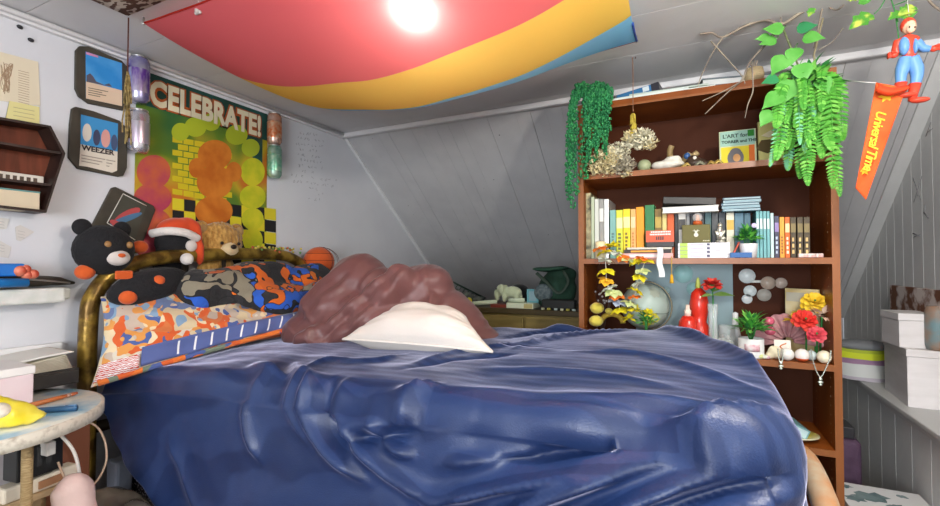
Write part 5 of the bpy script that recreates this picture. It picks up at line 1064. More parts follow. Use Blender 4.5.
# pinned twig ornament on the ceiling above
t = thing('twig_ornament', 'dried bud ornament on a cord hanging beside the flag corner', 'ornament', P_tw)
MB().tube([P_tw+V((0, 0, .01)), (P_tw.x, 1.92, P_tw.z+.10), (P_tw.x+.006, 1.92, ZC)], .0018, 6).build('cord', col((.22, .16, .08), .8), t)
MB().lathe([(.002, .062), (.007, .05), (.010, .03), (.011, .012), (.006, 0), (0, 0)], P_tw, 12).build('bud', mat('dry_bud', (.35, .22, .06), .8, c2=(.5, .36, .12), scale=50), t)
b = MB(); b.tube([P_tw+V((-.026, 0, .008)), P_tw+V((-.01, -.004, 0)), P_tw+V((.012, .004, -.002)), P_tw+V((.028, 0, .010))], [.006, .008, .008, .005], 8); b.tube([P_tw+V((0, .0, .0)), P_tw+V((.006, 0, -.035)), P_tw+V((.012, 0, -.062))], .0018, 6); b.build('twig', col((.08, .03, .025), .8), t)
q = YP(653, 165, 1.985); t = thing('white_rock', 'jagged white stone block at the front of the top shelf', 'stone', (q.x+.06, 1.99, ZA))
b = blob([((q.x+.06, 1.985, ZA+.020), (.060, .03, .019)), ((q.x+.075, 1.99, ZA+.038), (.032, .026, .016)), ((q.x+.03, 1.985, ZA+.018), (.035, .025, .017))], .006, 1, lambda p, n: .005*nz(p*30)); b.build('rock', mat('white_stone', (.74, .72, .64), .8, c2=(.62, .60, .52), scale=40), t)
q = YP(644, 157, 1.99); o = MB().ell((q.x-.0, 2.0, ZA+.026), (.027, .025, .026)).build('green_bowl', mat('sage_glaze', (.34, .38, .22), .3), org=(q.x, 2.0, ZA)); tag(o, 'round sage green jar between dried flowers and white stone', 'jar')
# wooden hand on stand
q = YP(678, 150, 2.12); t = thing('wooden_hand', 'carved wooden curved figure with a blue eye on the top shelf', 'ornament', (q.x, 2.12, ZA)); M_cw = mat('carved_wood', (.40, .30, .15), .5, c2=(.30, .20, .08), scale=20)
MB().tube(smooth_path([(q.x-.03, 2.12, ZA), (q.x-.028, 2.12, ZA+.05), (q.x-.032, 2.12, ZA+.10), (q.x-.024, 2.12, ZA+.125)], 6), [.016]*10+[.012]*9, 10).build('left_horn', M_cw, t)
MB().tube(smooth_path([(q.x-.02, 2.12, ZA+.03), (q.x+.02, 2.115, ZA+.05), (q.x+.05, 2.11, ZA+.065), (q.x+.075, 2.11, ZA+.085)], 6), [.018]*8+[.028]*6+[.012]*5, 12).build('right_horn', M_cw, t)
MB().ell((q.x+.035, 2.085, ZA+.068), (.013, .010, .014)).build('blue_eye', col((.05, .12, .30), .2), t)
q = YP(698, 158, 2.03); t = thing('bird_figure', 'small dark brown bird shaped figure with a pale eye', 'figure', (q.x, 2.03, ZA))
b = blob([((q.x-.01, 2.03, ZA+.024), (.042, .026, .022)), ((q.x-.018, 2.03, ZA+.042), (.022, .02, .016)), ((q.x+.035, 2.03, ZA+.018), (.03, .016, .010), (0, -.2, 0))], .005, 4); b.build('body', mat('dark_brown_glaze', (.05, .03, .02), .4), t); MB().ell((q.x-.012, 2.008, ZA+.042), (.007, .003, .007)).build('eye', col((.7, .66, .58), .3), t)
M_sh = mat('gold_shell', (.42, .28, .05), .4, c2=(.60, .45, .16), scale=40)
def shell(px, lb, s_=1, c=None, rz=0):
    q = YP(px, 164, 1.972); b = MB(); b.grid(lambda u, v: V((q.x, 1.975, ZA+.002))+Matrix.Rotation(rz, 3, 'Z') @ V(((u-.5)*.055*s_*(.35+.65*v), -.012+.034*s_*v, (.017*math.sin(PI*u)+.0025*math.cos(u*44))*math.sin(PI*(.12+.8*v))*s_)), 40, 8)
    o = b.build('sea_shell', c or M_sh, org=(q.x, 1.975, ZA), solid=.002); tag(o, lb, 'shell', 'shells on the top shelf'); return o
shell(687, 'yellow ribbed shell at the right corner of the white stone', .9, None, .3); shell(700, 'grey green flat shell before the dark bird figure', 1.1, mat('grey_shell', (.28, .28, .20), .5)); shell(711, 'small brown gold shell left of the picture book', .9, mat('brown_shell', (.30, .17, .04), .4, c2=(.5, .35, .1), scale=50), -.2); shell(718.5, 'gold shell just before the picture book corner', 1.0, None, .1)
# picture book facing out
def facebook(name, label, px0, px1, py0, py1, Y, c, lean):
    a, b_ = YP(px0, py1, Y), YP(px1, py1, Y); h = YP((px0+px1)/2, py0, Y).z-ZA; W_ = b_.x-a.x
    t = thing(name, label, 'book', ((a.x+b_.x)/2, Y, ZA), None, (lean, 0, 0))
    MB().bb((-W_/2, 0, 0), (W_/2, .003, h)).bb((-W_/2, .011, 0), (W_/2, .014, h)).bb((-W_/2, 0, 0), (-W_/2+.003, .014, h)).build('cover', c, t, local=True, bevel=.001); MB().bb((-W_/2+.004, .003, .003), (W_/2-.003, .011, h-.003)).build('pages', M_page, t, local=True)
    return t, W_, h
t, W_, h = facebook('picture_book', 'picture book with a grey hooded figure on yellow, facing out on the top shelf', 719.5, 757, 128, 160, 2.05, col((.62, .66, .40), .4), R(-9))
f = lambda x0, x1, z0, z1, y=-.001: ((-W_/2+W_*x0, y, h*z0), (-W_/2+W_*x1, y+.0014, h*z1))
MB().bb(*f(.03, .97, .58, .98)).build('title_panel', col((.34, .56, .46), .4), t, local=True); MB().bb(*f(.78, .95, .80, .97, -.0018)).build('green_stamp', col((.03, .24, .03), .4), t, local=True)
MB().bb(*f(.05, .95, .02, .55)).build('picture_ground', col((.74, .60, .03), .4), t, local=True); MB().bb(*f(.80, .95, .02, .56, -.0018)).build('red_strip', col((.70, .16, .03), .4), t, local=True)
b = MB(); MX = lambda x, z: Matrix.Translation((-W_/2+W_*x, -.0022, h*z)) @ Matrix.Rotation(PI/2, 4, 'X')
b.text("L'ART for", W_*.17, MX(.10, .80), .0003, 0, .0006); b.text('TORRER and THE', W_*.125, MX(.07, .655), .0003, 0, .0006); b.build('lettering', col((.05, .09, .07), .5), t, local=True)
b = MB()
for c_, r_, mi in (((.44, .24), (.22, .24), 0), ((.44, .38), (.16, .13), 0), ((.47, .24), (.10, .105), 1), ((.36, .06), (.24, .08), 0)): b.prism([(-W_/2+W_*(c_[0]+r_[0]*math.cos(a*PI/10)), -.0022-.0004*mi-.0002*c_[1], max(h*.02, h*(c_[1]+r_[1]*math.sin(a*PI/10)))) for a in range(20)], (0, .0012, 0), mi)
b.build('hooded_figure', [col((.16, .15, .16), .5), col((.70, .36, .14), .5)], t, local=True)
t, W_, h = facebook('picture_book', 'cream book with a brown printed shape behind the fern', 758.5, 784, 119, 158, 2.06, col((.62, .58, .22), .4), R(-6))
MB().prism([(-.05, -.0014, .065), (-.01, -.0014, .045), (.035, -.0014, .062), (.005, -.0014, .10), (-.03, -.0014, .10)], (0, .001, 0)).build('brown_print', col((.10, .07, .02), .5), t, local=True); MB().prism([(-.03, -.0014, .118), (-.005, -.0014, .108), (.02, -.0014, .12), (0, -.0014, .135)], (0, .001, 0)).build('cream_print', col((.78, .72, .5), .5), t, local=True)

# ---------------------------------------------------------------- ornament shelf in the middle
ZD = .8515
gq = YP(645, 306, 2.10); t = thing('globe', 'pale blue grey desk globe on the ornament shelf', 'globe', (gq.x, 2.10, ZD)); gz = gq.z; gr = .098
m = mat('globe_sea', (.40, .50, .46), .3, c2=(.34, .40, .34), scale=4); MB().ell((gq.x, 2.10, gz), gr, None, 40, 26).build('sphere', m, t)
MB().tube([(gq.x+(gr+.001)*math.cos(a*PI/20), 2.10+(gr+.001)*math.sin(a*PI/20), gz+.035+.01*math.cos(a*PI/20)) if False else V((gq.x, 2.10, gz))+Euler((.15, .2, 0)).to_matrix() @ V(((gr+.0006)*math.cos(a*PI/20), (gr+.0006)*math.sin(a*PI/20), 0)) for a in range(41)], .0012, 5).build('equator_line', col((.12, .14, .12), .5), t)
b = MB()
def onsph(la, lo): la, lo = R(la), R(lo); return V((gq.x+(gr+.0008)*math.cos(la)*math.sin(lo), 2.10-(gr+.0008)*math.cos(la)*math.cos(lo), gz+(gr+.0008)*math.sin(la)))
for la, lo, rr_, mi in ((-28, 22, 17, 0), (-42, 10, 12, 0), (35, -30, 18, 1), (40, 35, 14, 1), (-5, -35, 13, 1)):
    pts = [onsph(la+rr_*math.sin(k*PI/8)*(1+.25*math.sin(3*k)), lo+rr_*1.2*math.cos(k*PI/8)*(1+.2*math.cos(2*k))) for k in range(16)]; n0 = len(b.v); b.add([onsph(la, lo)]+pts, [(0, i+1, (i+1) % 16+1) for i in range(16)], mi)
b.build('land_print', [col((.62, .60, .08), .4), col((.36, .40, .33), .4)], t)
MB().lathe([(0, 0), (.055, 0), (.055, .008), (.012, .016), (.010, .05), (0, .05)], (gq.x, 2.10, ZD), 24).build('stand', col((.05, .05, .05), .4), t)
MB().tube([V((gq.x, 2.10, gz))+V(((gr+.008)*math.sin(a), 0, -(gr+.008)*math.cos(a))) for a in [R(-10+i*10) for i in range(20)]], .0035, 8).build('meridian_arm', col((.20, .18, .12), .4), t)
# flower garlands hanging from the shelf with the books
FCOL = [col((.78, .68, .02), .8), col((.80, .20, .02), .8), col((.60, .68, .30), .8), col((.72, .76, .66), .8), col((.86, .46, .03), .8), col((.40, .46, .56), .8)]
def garland(label, path, seq, r_=.026, seed=0):
    P = smooth_path(path, 10); t = thing('flower_garland', label, 'garland', P[0], 'paper flower garlands on the bookcase'); MB().tube(P, .0015, 5).build('string', col((.7, .68, .6), .8), t); rr = random.Random(seed); n = len(seq)
    for i, c in enumerate(seq):
        p = P[int((i+.5)/n*(len(P)-1))]; b = MB(); nl = 6; tl = V((rr.uniform(-.5, .5), rr.uniform(-.5, .2), 1)).normalized(); u = tl.orthogonal().normalized(); w2 = tl.cross(u); a0 = rr.uniform(0, 1)
        for k in range(nl):
            a = a0+2*PI*k/nl; d = u*math.cos(a)+w2*math.sin(a); b.leaf(p, d-tl*rr.uniform(-.1, .25), tl, r_*rr.uniform(.8, 1.15), r_*.95, 0, .25, (.2, .8, 1, .9, .55, .05), .15)
        b.ell(p, (.006, .006, .006), None, 8, 5); b.build('flower', FCOL[c], t)
YG = 1.93
garland('garland of yellow and orange paper flowers nearest the left bookcase panel', [YP(598, 247, YG), YP(604, 252, YG), YP(606, 268, YG), YP(607, 284, YG), YP(614, 292, YG), YP(618, 300, YG), YP(620, 312, YG)], [1, 0, 3, 0, 4, 3, 2, 1, 5, 0], .040, 3)
garland('garland of orange and yellow paper flowers hanging left of the globe', [YP(612, 250, YG), YP(624, 258, YG), YP(634, 260, YG), YP(645, 258, YG), YP(642, 270, YG), YP(638, 280, YG), YP(636, 292, YG), YP(630, 302, YG), YP(632, 312, YG)], [3, 1, 2, 0, 1, 0, 2, 0, 3, 0, 1, 2, 0], .036, 5)
o = leafball(MB(), YP(612, 250, 1.965)+V((0, 0, .01)), .024, 16, .028, .026, 8).build('paper_flower', FCOL[0], org=YP(612, 256, 1.96)); tag(o, 'loose yellow paper flower on the shelf beside the cream candle', 'paper flower')
# yellow pompoms and green sprigs beside the globe
for i, (px, py, r_, nm) in enumerate([(597, 308, .026, 'upper'), (596, 321, .026, 'lower'), (609, 311, .014, 'smallest')]):
    q = YP(px, py, 2.0); b = MB(); b.ell(q, (r_*1.15, r_, r_*.9), None, 20, 14, 0, fur(i)); o = b.build('pompom', mat('butter_wool', (.72, .62, .10), .95, c2=(.62, .52, .08), scale=50, sheen=.3, bump=.5), org=q); tag(o, 'fuzzy yellow pompom in the left corner of the ornament shelf, %s one' % nm, 'pompom', 'yellow pompoms on the ornament shelf')
q = YP(612, 318, 2.02); o = MB().tube([V((q.x+.045*math.cos(a), 2.02+.01*math.sin(a), q.z-.02+.035*math.sin(a))) for a in [PI*i/14 for i in range(15)]], .011, 10).build('wicker_ring', mat('ochre_wicker', (.50, .36, .04), .8, c2=(.36, .24, .03), scale=60, bump=.5), org=(q.x, 2.02, q.z)); tag(o, 'ochre wicker ring standing beside the yellow pompoms', 'ring')
q = YP(646, 320, 1.985); t = thing('artificial_sprig', 'green leafy sprig with yellow blooms in front of the globe', 'plant', (q.x, 1.985, ZD)); zq = q.z
leafball(MB(), (q.x, 1.985, zq-.01), .045, 60, .034, .010, 21, mi=3).build('foliage', GREENS, t)
b = MB()
for dx, dz in ((-.035, .03), (-.06, .0), (.012, .024)): leafball(b, (q.x+dx, 1.97, zq+dz), .018, 14, .024, .02, int(dx*1e3)+70)
b.build('bloom', FCOL[0], t)
MB().lathe([(0, 0), (.022, 0), (.028, .04), (.024, .04), (0, .01)], (q.x, 1.985, ZD+.0003), 16).build('pot', col((.3, .2, .1), .6), t); MB().tube([(q.x, 1.985, ZD+.02), (q.x, 1.985, zq)], .006, 6).build('stem', GREENS[2], t)
b = MB(); rr = random.Random(5); q = YP(602, 298, 2.06)
for i in range(14): e_ = V((q.x+rr.uniform(-.03, .04), 2.06+rr.uniform(-.02, .02), q.z+rr.uniform(-.02, .03))); b.tube([(q.x, 2.06, ZD), (q.x+(e_.x-q.x)*.4, 2.06, (q.z+ZD)/2), e_], .001, 4); b.ell(e_, .005, None, 6, 4, 1)
o = b.build('dry_twigs', [col((.08, .05, .04), .8), col((.38, .36, .36), .8)], org=(q.x, 2.06, ZD)); tag(o, 'dark dried twigs with grey buds behind the yellow pompoms', 'dried flowers')
# red lantern-like bottle, rose, vases, candles
q = YP(699, 300, 2.04); t = thing('red_bottle', 'shiny red gourd shaped bottle with a green pointed stopper', 'bottle', (q.x, 2.04, ZD)); M_rd = mat('red_glaze', (.62, .03, .015), .2, coat=.5)
zt_ = YP(699, 288, 2.04).z; hb = zt_-ZD
MB().lathe([(0, 0), (.040, 0), (.048, hb*.16), (.040, hb*.36), (.026, hb*.46), (.032, hb*.6), (.036, hb*.74), (.028, hb*.92), (.010, hb), (0, hb)], (q.x, 2.04, ZD+.0003), 28).build('bottle_body', M_rd, t)
MB().lathe([(.009, 0), (.010, .01), (.006, .035), (.001, .045), (0, .045)], (q.x-.003, 2.04, zt_-.001), 12).build('stopper', col((.40, .46, .10), .5), t)
q = YP(690, 320, 2.0); t = thing('red_jar', 'low red glass jar holding a white nozzle bottle', 'jar', (q.x-.02, 2.0, ZD)); xj = q.x-.008
hj = YP(690, 316, 2.0).z-ZD; MB().lathe([(0, 0), (.036, 0), (.040, hj*.4), (.032, hj*.85), (.018, hj), (0, hj)], (xj, 2.0, ZD+.0003), 24).build('jar_body', M_rd, t)
MB().lathe([(.012, 0), (.013, .022), (.008, .026), (.007, .044), (0, .044)], (xj, 2.0, ZD+hj), 14).build('nozzle', col((.78, .62, .52), .4), t)
M_gl = mat('vase_glass', (.80, .90, .90), .05, alpha=.28, coat=.8)
q = YP(713, 322, 1.995); t = thing('rose_vase', 'clear glass vase holding one red rose with broad leaves', 'vase', (q.x, 1.995, ZD)); zv = YP(713, 304, 1.995).z
MB().lathe([(0, 0), (.018, 0), (.019, .01), (.015, (zv-ZD)*.7), (.020, zv-ZD), (.018, zv-ZD), (.013, (zv-ZD)*.7), (.016, .012), (0, .012)], (q.x, 1.995, ZD+.0003), 24).build('vase_body', M_gl, t)
def rose(b, c, r_, mi=0, seed=0, tilt=(0, 0, 0), n=22):
    rr = random.Random(seed); M = Euler(tilt).to_matrix()
    for i in range(n):
        f = i/(n-1); a = i*2.4; rad = r_*(.12+.62*f); up = V((0, 0, 1)); d = V((math.cos(a), math.sin(a), 0)); base = V(c)+M @ (d*rad*.35+up*(-r_*.5)); L_ = r_*(1.05-.15*f)
        b.leaf(base, M @ (d*(.25+.75*f)+up*(1.15-.85*f)), M @ (up-d*.4), L_, r_*(.65+.55*f), mi, .35+.35*f, (.45, .85, 1, 1, .85, .35), .35)
    return b
rc = YP(712, 282, 1.99); b = MB(); rose(b, rc, .030, 0, 1, (.3, 0, 0)); b.build('rose_bloom', mat('rose_red', (.48, .02, .02), .6, c2=(.62, .06, .04), scale=30), t)
MB().tube(smooth_path([(q.x, 1.995, ZD+.02), (q.x+.001, 1.995, zv), (rc.x, 1.99, rc.z-.012)], 6), .0028, 6).lathe([(.004, -.03), (.012, -.018), (.014, -.006), (0, -.004)], (rc.x, 1.99, rc.z-.004), 10).build('stem', GREENS[2], t)
b = MB(); lb = V((rc.x, 1.985, rc.z-.05)); M_rl = mat('rose_leaf', (.10, .20, .04), .5, c2=(.22, .32, .10), scale=18)
b.leaf(lb, (1, -.25, .18), (0, -.5, 1), .075, .036, 0, .2); b.leaf(lb, (-1, -.3, .05), (0, -.5, 1), .042, .026, 0, .3); b.leaf(lb+V((0, 0, .012)), (.75, -.3, .45), (0, -.6, 1), .045, .02, 0, .1); b.build('rose_leaf', M_rl, t)
def cup(name, label, cat, px, Y, r_, h, m, wax=None, group=None, taper=1.0):
    q = YP(px, 345, Y); t = thing(name, label, cat, (q.x, Y, ZD), group)
    MB().lathe([(0, 0), (r_*taper, 0), (r_, h*.1), (r_, h), (r_*.9, h), (r_*.9*taper, h*.12), (0, h*.12)], (q.x, Y, ZD+.0003), 26).build('cup_body', m, t)
    if wax: MB().lathe([(0, h*.13), (r_*.88, h*.13), (r_*.88, h*.82), (0, h*.80)], (q.x, Y, ZD+.0004), 20).build('wax', wax, t)
    return t, q
t, q = cup('candle_jar', 'glass candle jar with cream wax beside the rose vase', 'candle', 723, 1.98, .030, .060, M_gl, mat('cream_wax', (.80, .68, .40), .5, c2=(.82, .74, .52), scale=20))
t, q = cup('drinking_glass', 'clear drinking glass of ornaments behind the cream candle jar', 'glass', 727, 2.05, .030, .105, M_gl)
b = MB(); rr = random.Random(6)
for i in range(14): b.ell((q.x+rr.uniform(-.016, .016), 2.05+rr.uniform(-.016, .016), ZD+.02+rr.uniform(0, .06)), .007, None, 8, 6, rr.randrange(3))
b.build('trinkets', [col((.66, .42, .30), .4), col((.5, .58, .62), .3), col((.74, .70, .66), .4)], t)
q = YP(735, 300, 2.10); o = MB().lathe([(0, 0), (.022, 0), (.020, .06), (.012, .10), (.010, .15), (0, .155)], (q.x, 2.10, ZD), 20).build('white_bottle', mat('white_glaze', (.72, .74, .74), .25), org=(q.x, 2.10, ZD)); tag(o, 'slim white bottle behind the drinking glass and rose leaves', 'bottle')
t, q = cup('potted_plant', 'small green plant in a white mug on the ornament shelf', 'plant', 751, 1.99, .042, .070, mat('white_glaze', (.72, .74, .74), .25), col((.08, .05, .03), .9))
leafball(MB(), (q.x, 1.99, ZD+.095), .07, 150, .040, .013, 15, mi=3, up=1).build('foliage', GREENS, t)
b = MB()
for i in range(8): a = i*.8; b.tube([(q.x, 1.99, ZD+.05), (q.x+.025*math.cos(a), 1.99+.025*math.sin(a), ZD+.13)], .0014, 5)
b.build('stem', GREENS[2], t)
MB().grid(lambda u, v: (q.x+.0425*math.sin(-.6+1.2*u), 1.99-.0425*math.cos(-.6+1.2*u), ZD+.026+.026*v), 10, 2).build('mug_print', mat('pink_print', (.78, .74, .74), .4, c2=(.62, .30, .36), scale=60), t, solid=.0006)
# pink shell fan
q = YP(788, 308, 2.10); o = MB().grid(lambda u, v: (q.x+(.02+.092*v)*math.cos(PI*(-.06+1.12*u))*1.02, 2.12-.05*v*(1-.4*v)+.006*math.cos(u*60), ZD+.050+(.02+.092*v)*math.sin(PI*(-.06+1.12*u))*.95*(1+.035*math.sin(u*46)*v)+.004*math.cos(u*60)), 140, 14).build('shell_fan', mat('mauve_coral', (.42, .20, .22), .8, c2=(.55, .30, .30), scale=30, bump=.3), org=(q.x, 2.12, ZD), solid=.006); tag(o, 'large dusky pink ribbed shell standing at the back of the ornament shelf', 'shell')
# cream printed book standing at the right
xa = YP(808, 300, 2.06).x; t = thing('picture_book', 'tall cream and gold book leaning by the right panel of the ornament shelf', 'book', (.385, 2.14, ZD), None, (0, 0, R(-42)))
MB().bb((-.06, -.002, 0), (.06, .010, .25)).build('cover', mat('cream_gold', (.68, .52, .20), .5, c2=(.74, .66, .42), scale=12), t, local=True, bevel=.001); MB().bb((-.055, -.003, .20), (.055, -.0015, .235)).build('title_panel', col((.52, .50, .40), .5), t, local=True)
# artificial roses
def flower(label, px, py, Y, r_, m, tilt, seed, group='artificial roses on the ornament shelf'):
    c = YP(px, py, Y); t = thing('artificial_rose', label, 'flower', (c.x, Y, ZD), group); rose(MB(), c, r_, 0, seed, tilt, 26).build('bloom', m, t); MB().tube(smooth_path([c, c+V((.006, .03, -.03)), (c.x+.01, min(Y+.06, 2.2), ZD+.004)], 5), .003, 6).build('stem', GREENS[2], t); return t
flower('yellow artificial rose against the cream book', 815, 300, 2.05, .034, mat('rose_yellow', (.80, .50, .02), .7, c2=(.86, .62, .05), scale=30), (.8, 0, 0), 2)
flower('larger red artificial rose in front of the pink shell', 806, 318, 2.0, .032, mat('rose_scarlet', (.62, .02, .015), .6, c2=(.72, .06, .04), scale=30), (.9, .2, 0), 3)
flower('lower crimson artificial rose above the white balls', 817, 333, 1.975, .024, mat('rose_crimson', (.55, .02, .05), .6, c2=(.68, .10, .12), scale=30), (1.0, -.2, 0), 4)
q = YP(822, 317, 2.04); t = thing('artificial_lily', 'peach pink artificial bloom at the right end of the ornament shelf', 'flower', (q.x, 2.04, ZD), 'artificial roses on the ornament shelf'); leafball(MB(), q, .035, 30, .040, .020, 33).build('petals', mat('peach_petal', (.78, .50, .36), .7, c2=(.82, .66, .52), scale=20), t); MB().tube([q, (q.x, 2.08, ZD+.003)], .003, 6).build('stem', GREENS[2], t)
q = YP(797, 322, 2.06); b = leafball(MB(), q, .040, 34, .036, .020, 41); o = b.build('gold_flower', mat('gold_petal', (.66, .42, .02), .7, c2=(.78, .56, .06), scale=20), org=(q.x, 2.06, ZD)); tag(o, 'ochre yellow fabric bloom between the pink shell and the larger red rose', 'flower', 'artificial roses on the ornament shelf')
for i, (px, py, nm) in enumerate([(769, 321, 'upper one'), (770, 331, 'lower one')]):
    q = YP(px, py, 2.02); o = MB().ell(q, (.018, .018, .016)).build('pink_egg', mat('pink_glaze', (.55, .10, .16), .25, coat=.3), org=q); tag(o, 'glossy dark pink egg left of the printed card, '+nm, 'egg', 'dark pink eggs on the ornament shelf')
q = YP(783, 333, 2.0); t = thing('printed_card', 'small white card with an orange drawing standing behind the balls', 'card', (q.x, 2.0, ZD), None, (R(-10), 0, R(6)))
MB().bb((-.026, 0, 0), (.026, .002, .068)).build('card_sheet', col((.78, .72, .64), .6), t, local=True)
b = MB(); b.tube(smooth_path([(-.012, -.0006, .018), (.004, -.0006, .030), (-.008, -.0006, .044), (.012, -.0006, .056)], 5), .0022, 5); b.tube(smooth_path([(.012, -.0006, .015), (.006, -.0006, .024), (.014, -.0006, .034)], 4), .0018, 5); b.build('drawing', col((.62, .22, .08), .6), t, local=True)
q = YP(774, 338, 1.99); t = thing('sea_shell', 'cream knobbly shell in front of the printed card', 'shell', (q.x, 1.99, ZD)); b = blob([((q.x, 1.985, ZD+.026), (.020, .018, .024)), ((q.x+.012, 1.985, ZD+.014), (.02, .016, .013)), ((q.x-.012, 1.985, ZD+.012), (.016, .014, .012))], .004, 2, lambda p, n: .004*nz(p*60)); b.build('shell_body', mat('cream_shell', (.72, .66, .46), .5), t)
for i, (px, r_, c, c2, lb) in enumerate([(787, .022, (.76, .74, .70), None, 'white pearl ball, left of the white and red one'), (802, .0225, (.76, .72, .68), (.62, .10, .03), 'white and red ball in the row at the shelf front'), (811, .018, (.50, .60, .60), None, 'pale aqua ball behind the white and red one'), (824, .022, (.80, .74, .56), None, 'cream ball at the right end of the row')]):
    q = YP(px, 350, 1.972+(.035 if i == 2 else 0)); t = thing('bauble', lb, 'ball', (q.x, q.y, ZD), 'small balls along the shelf front'); z_ = ZD+r_+.0005
    MB().ell((q.x, q.y, z_), r_, None, 26, 18).build('ball_body', col(c, .25), t)
    if c2: MB().lathe([(r_*1.005*math.cos(a), r_*1.005*math.sin(a)) for a in [R(-80+i*6) for i in range(10)]], (q.x, q.y, z_), 26).build('red_base', col(c2, .3), t)
for i, (px, r_, c, lb) in enumerate([(760, .013, (.62, .68, .30), 'tiny green glass pebble before the white mug'), (764, .012, (.62, .66, .56), 'tiny grey green pebble right of the white mug'), (766.5, .010, (.58, .40, .46), 'tiny mauve pebble left of the pearl ball'), (741, .014, (.74, .60, .34), 'small amber pebble between candle jar and white mug'), (755, .012, (.72, .74, .60), 'tiny pale pebble at the front of the shelf')]):
    q = YP(px, 350, 1.965); o = MB().ell((q.x, 1.966, ZD+r_*.7), (r_*1.2, r_, r_*.7)).build('pebble', col(c, .3), org=(q.x, 1.966, ZD)); tag(o, lb, 'pebble', 'pebbles along the shelf front')
# necklaces hanging over the shelf edge
def necklace(label, pts, pend):
    P = smooth_path([YP(px, py, 1.944) for px, py in pts], 8); t = thing('necklace', label, 'necklace', P[0], 'silver necklaces hanging from the shelf'); b = MB()
    d = 0; 
    for p, q in zip(P, P[1:]): b.tube([p, q], .0017, 5, cap=False)
    for p in P[::2]: b.ell(p, .0026, None, 6, 4)
    b.build('chain', mat('silver_chain', (.62, .68, .62), .25, .7), t); e_ = YP(*pend, 1.943)
    b = MB(); b.ell(e_, (.005, .003, .006)).ell(e_-V((0, 0, .011)), (.008, .003, .004)).ell(e_-V((0, 0, .019)), (.005, .003, .004)); b.build('pendant', mat('silver_pendant', (.66, .74, .64), .25, .6), t)
necklace('long silver necklace with a pendant hanging near the right panel', [(811, 350), (812, 357), (816, 370), (820.5, 377), (825, 370), (830, 358), (831, 351)], (820.5, 379))
necklace('short silver necklace looped over the shelf edge left of the long one', [(778, 349), (778.5, 355), (779.5, 361), (781, 363.5), (782.5, 360), (783, 354), (783, 349)], (781, 363))

# ---------------------------------------------------------------- lowest visible shelf
ZE = .5605
t = thing('book', 'thick pale teal book leaning on the bowl on the low shelf', 'book', (.300, 1.965, ZE+.042), None, (0, R(24), R(10)))
MB().bb((-.07, 0, 0), (.07, .15, .004)).bb((-.07, 0, .032), (.07, .15, .036)).bb((.066, 0, 0), (.07, .15, .036)).build('cover', col((.20, .42, .44), .4), t, local=True, bevel=.001); MB().bb((-.069, .002, .004), (.066, .148, .032)).build('pages', col((.52, .70, .72), .7), t, local=True)
t = thing('oval_dish', 'shallow oval dish with a yellow green glaze on the low shelf', 'dish', (.325, 2.02, ZE))
MB().lathe([(0, .004), (.05, .002), (.085, .016), (.088, .018), (.086, .022), (.05, .008), (0, .009)], (.325, 2.025, ZE+.0005), 36, sc=(1, .75, 1)).build('dish_body', mat('yellow_glaze', (.62, .52, .04), .25, c2=(.74, .72, .52), scale=9), t)
t = thing('paper_stack', 'pale loose papers under the dish on the low shelf', 'paper', (.24, 2.0, ZE)); 
MB().bb((.10, 1.955, ZE+.0003), (.30, 2.16, ZE+.0022)).build('sheet', col((.66, .70, .68), .8), t)

# ---------------------------------------------------------------- plants
M_pearl = [mat('pearl_green', (.012, .13, .045), .5, c2=(.025, .21, .07), scale=25), mat('pearl_light', (.04, .27, .08), .45)]
rr = random.Random(17); t = thing('trailing_plant', 'string of pearls trailing down the left corner of the bookcase', 'plant', (BX0, 1.93, BT))
tops = [(588, 92), (592, 88), (597, 86), (602, 86), (607, 88), (611, 92), (600, 92), (594, 94), (586, 96), (605, 95)]
for i in range(24):
    px, py = tops[i % 10]
    if i < 15: ex = px+rr.uniform(-2, 2)-2; ey = rr.uniform(120, 168) if ex < 606 else rr.uniform(100, 135); Y0_, Y1_ = 1.93, 1.915
    else: px = 583+rr.uniform(-1, 5); ex = rr.uniform(566, 577); ey = rr.uniform(150, 216); Y0_, Y1_ = 1.93, 1.935
    if i in (0, 8): ey = 178
    a, m_, e_ = YP(px, py, 1.96), YP((px+ex)/2+(-4 if i >= 15 else 0), py+8, Y0_-.012*rr.random()), YP(ex, ey, Y1_-.02*rr.random())
    mid = YP(ex, (py+ey)/2, Y1_-.02*rr.random()); P = smooth_path([a+V((0, 0, .01)), m_, mid, e_], 9); b = MB(); b.tube(P, .0012, 4, 0)
    for k, p in enumerate(P):
        for s2 in range(3):
            a_ = rr.uniform(0, 6.28); b.ell(p+V((.009*math.cos(a_), .007*math.sin(a_), rr.uniform(-.006, .006))), (.0052, .0052, .0062), None, 6, 4, 1 if rr.random() < .3 else 0)
    b.build('strand', M_pearl, t)
MB().lathe([(0, 0), (.035, 0), (.042, .035), (.036, .035), (0, .02)], (YP(598, 92, 1.99).x, 1.995, ZB), 20).build('pot', col((.10, .16, .10), .6), t)
leafball(MB(), (YP(598, 90, 1.99).x, 1.985, ZB+.035), .05, 60, .026, .012, 9).build('foliage', M_pearl[0], t)
